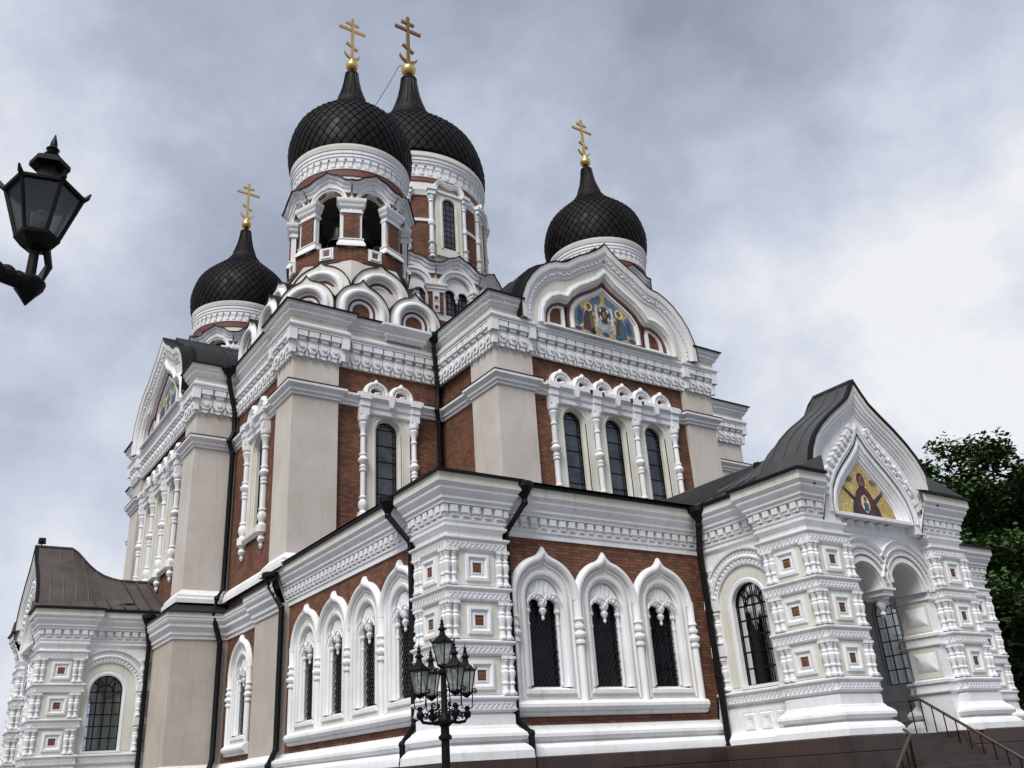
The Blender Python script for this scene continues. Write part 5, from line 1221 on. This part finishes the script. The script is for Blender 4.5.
m.lathe([(.004, zb - .13), (.05, zb - .06), (.08, zb - .02), (.09, zb + .02), (.05, zb + .06), (.028, zb + .07), (.026, zb + .23), (.05, zb + .25), (.03, zb + .28)], 'iron', e.x, e.y, 12)
u = d.normalized(); m.tube([(e.x + .045, e.y, zb + .03), (e.x + .085, e.y, zb + .15), (e.x + .06, e.y, zb + .26)], .022, 'iron', 6)
mk('arm', m, sl)
la = mk('lantern', LM6[0], sl, Matrix.Translation((e.x, e.y, e.z)) @ Matrix.Rotation(.3, 4, 'Z')); mk('lamp_pane', LM6[1], la, WM[la])

# ------------------------------------------------------------------ trees beyond the porch
def tree(loc, h, w, label, seed, n=9000):
    rd = random.Random(seed); t = thing('tree', loc, label, 'tree', 'trees beyond the right porch'); M = WM[t]
    tr = MB(); tips = []
    tr.tube([(0, 0, 0), (.1, .1, h * .18), (.0, .2, h * .38), (.15, .1, h * .6), (.1, 0, h * .86)], [w * .05, w * .042, w * .034, w * .02, w * .005], 'bark', 10)
    for i in range(40):
        z = h * rd.uniform(.10, .84); a = rd.uniform(0, 2 * pi); k = sqrt(max(.1, 1 - ((z / h - .42) / .56) ** 2)); l = w * .5 * k * rd.uniform(.6, 1.0)
        p0 = Vector((.05, .1, z)); p1 = p0 + Vector((cos(a) * l * .55, sin(a) * l * .55, l * .20)); p2 = p0 + Vector((cos(a) * l, sin(a) * l, l * .42))
        tr.tube([p0, p1, p2], [w * .016, w * .010, w * .003], 'bark', 6); tips += [p1, p2, p1.lerp(p2, .5) + Vector((rd.gauss(0, .5), rd.gauss(0, .5), .3))]
        for j in range(3):
            b = a + rd.uniform(-1, 1); q = p1.lerp(p2, rd.random()) ; e_ = q + Vector((cos(b), sin(b), rd.uniform(.1, .7))) * l * .35; tr.tube([q, e_], [w * .006, w * .002], 'bark', 5); tips.append(e_)
    tips += [Vector((rd.gauss(0, w * .05), rd.gauss(0, w * .05), h * rd.uniform(.84, .97))) for _ in range(6)]
    mk('trunk', tr, t, M)
    lv = MB(); vs = []; fs = []
    for i in range(n):
        c = rd.choice(tips); s = w * .075
        d = Vector((rd.gauss(0, 1), rd.gauss(0, 1), rd.gauss(0, .55))); d = d.normalized() * (rd.random() ** .45) * s * 1.5 * Vector((1, 1, .75)).length / 1.6
        p = c + d; L_ = rd.uniform(.22, .38); nrm = Vector((rd.gauss(0, .6), rd.gauss(0, .6), 1)).normalized(); x = nrm.orthogonal().normalized(); x.rotate(Matrix.Rotation(rd.uniform(0, 6.28), 3, nrm)); y = nrm.cross(x)
        k = len(vs); vs += [p - x * L_ * .5, p + y * L_ * .38 + nrm * .03, p + x * L_ * .5, p - y * L_ * .38 + nrm * .03]; fs.append((k, k + 1, k + 2, k + 3))
    lv.add(vs, fs, 'leaf'); mk('crown', lv, t, M)
tree((51.4, 26.4, GZ), 18.9, 10.0, 'tall loose-crowned green tree rising highest beyond the right porch', 3, 42000)
tree((53.2, 23.9, GZ), 14.6, 9.5, 'dense dark green tree at the right edge of the photo', 11, 38000)
tree((46.6, 22.6, GZ), 11.4, 8.5, 'lower dark tree just behind the far end of the right porch', 5, 26000)
tree((60.5, 27.0, GZ), 17.4, 12.0, 'broad dark tree standing furthest back at the right', 8, 28000)

# ------------------------------------------------------------------ a yellow house far to the left
hb = thing('house', (6.0, 112, GZ), 'pale yellow house with tiled roof just showing past the left porch', 'house')
m = MB(); m.box(-12, 9.2, 106, 118, GZ, 8.2, 'plaster_yellow'); m.box(-12.2, 9.4, 105.8, 118.2, 8.0, 8.4, 'grey_wall'); mk('wall', m, hb)
m = MB(); m.add([(-12.5, 105.5, 8.4), (9.7, 105.5, 8.4), (9.7, 118.5, 8.4), (-12.5, 118.5, 8.4), (-12.5, 112, 13), (9.7, 112, 13)], [(0, 1, 5, 4), (2, 3, 4, 5), (0, 4, 3), (1, 2, 5)], 'roof_tile'); mk('roof', m, hb)
for x in (-9, -5, -1, 3, 7):
    for z in (1.0, 4.8):
        m = MB(); m.box(x - .7, x + .7, 105.9, 106.05, z, z + 2, 'grey_wall'); m.box(x - .55, x + .55, 105.86, 105.95, z + .15, z + 1.85, 'glass_dark'); mk('window', m, hb)

# ------------------------------------------------------------------ ground
m = MB(); m.add([(-900, -900, GZ), (900, -900, GZ), (900, 900, GZ), (-900, 900, GZ)], [(0, 1, 2, 3)], 'paving')
tag(mk('ground', m), 'grey cobbled square around the cathedral', 'ground', kind='structure')
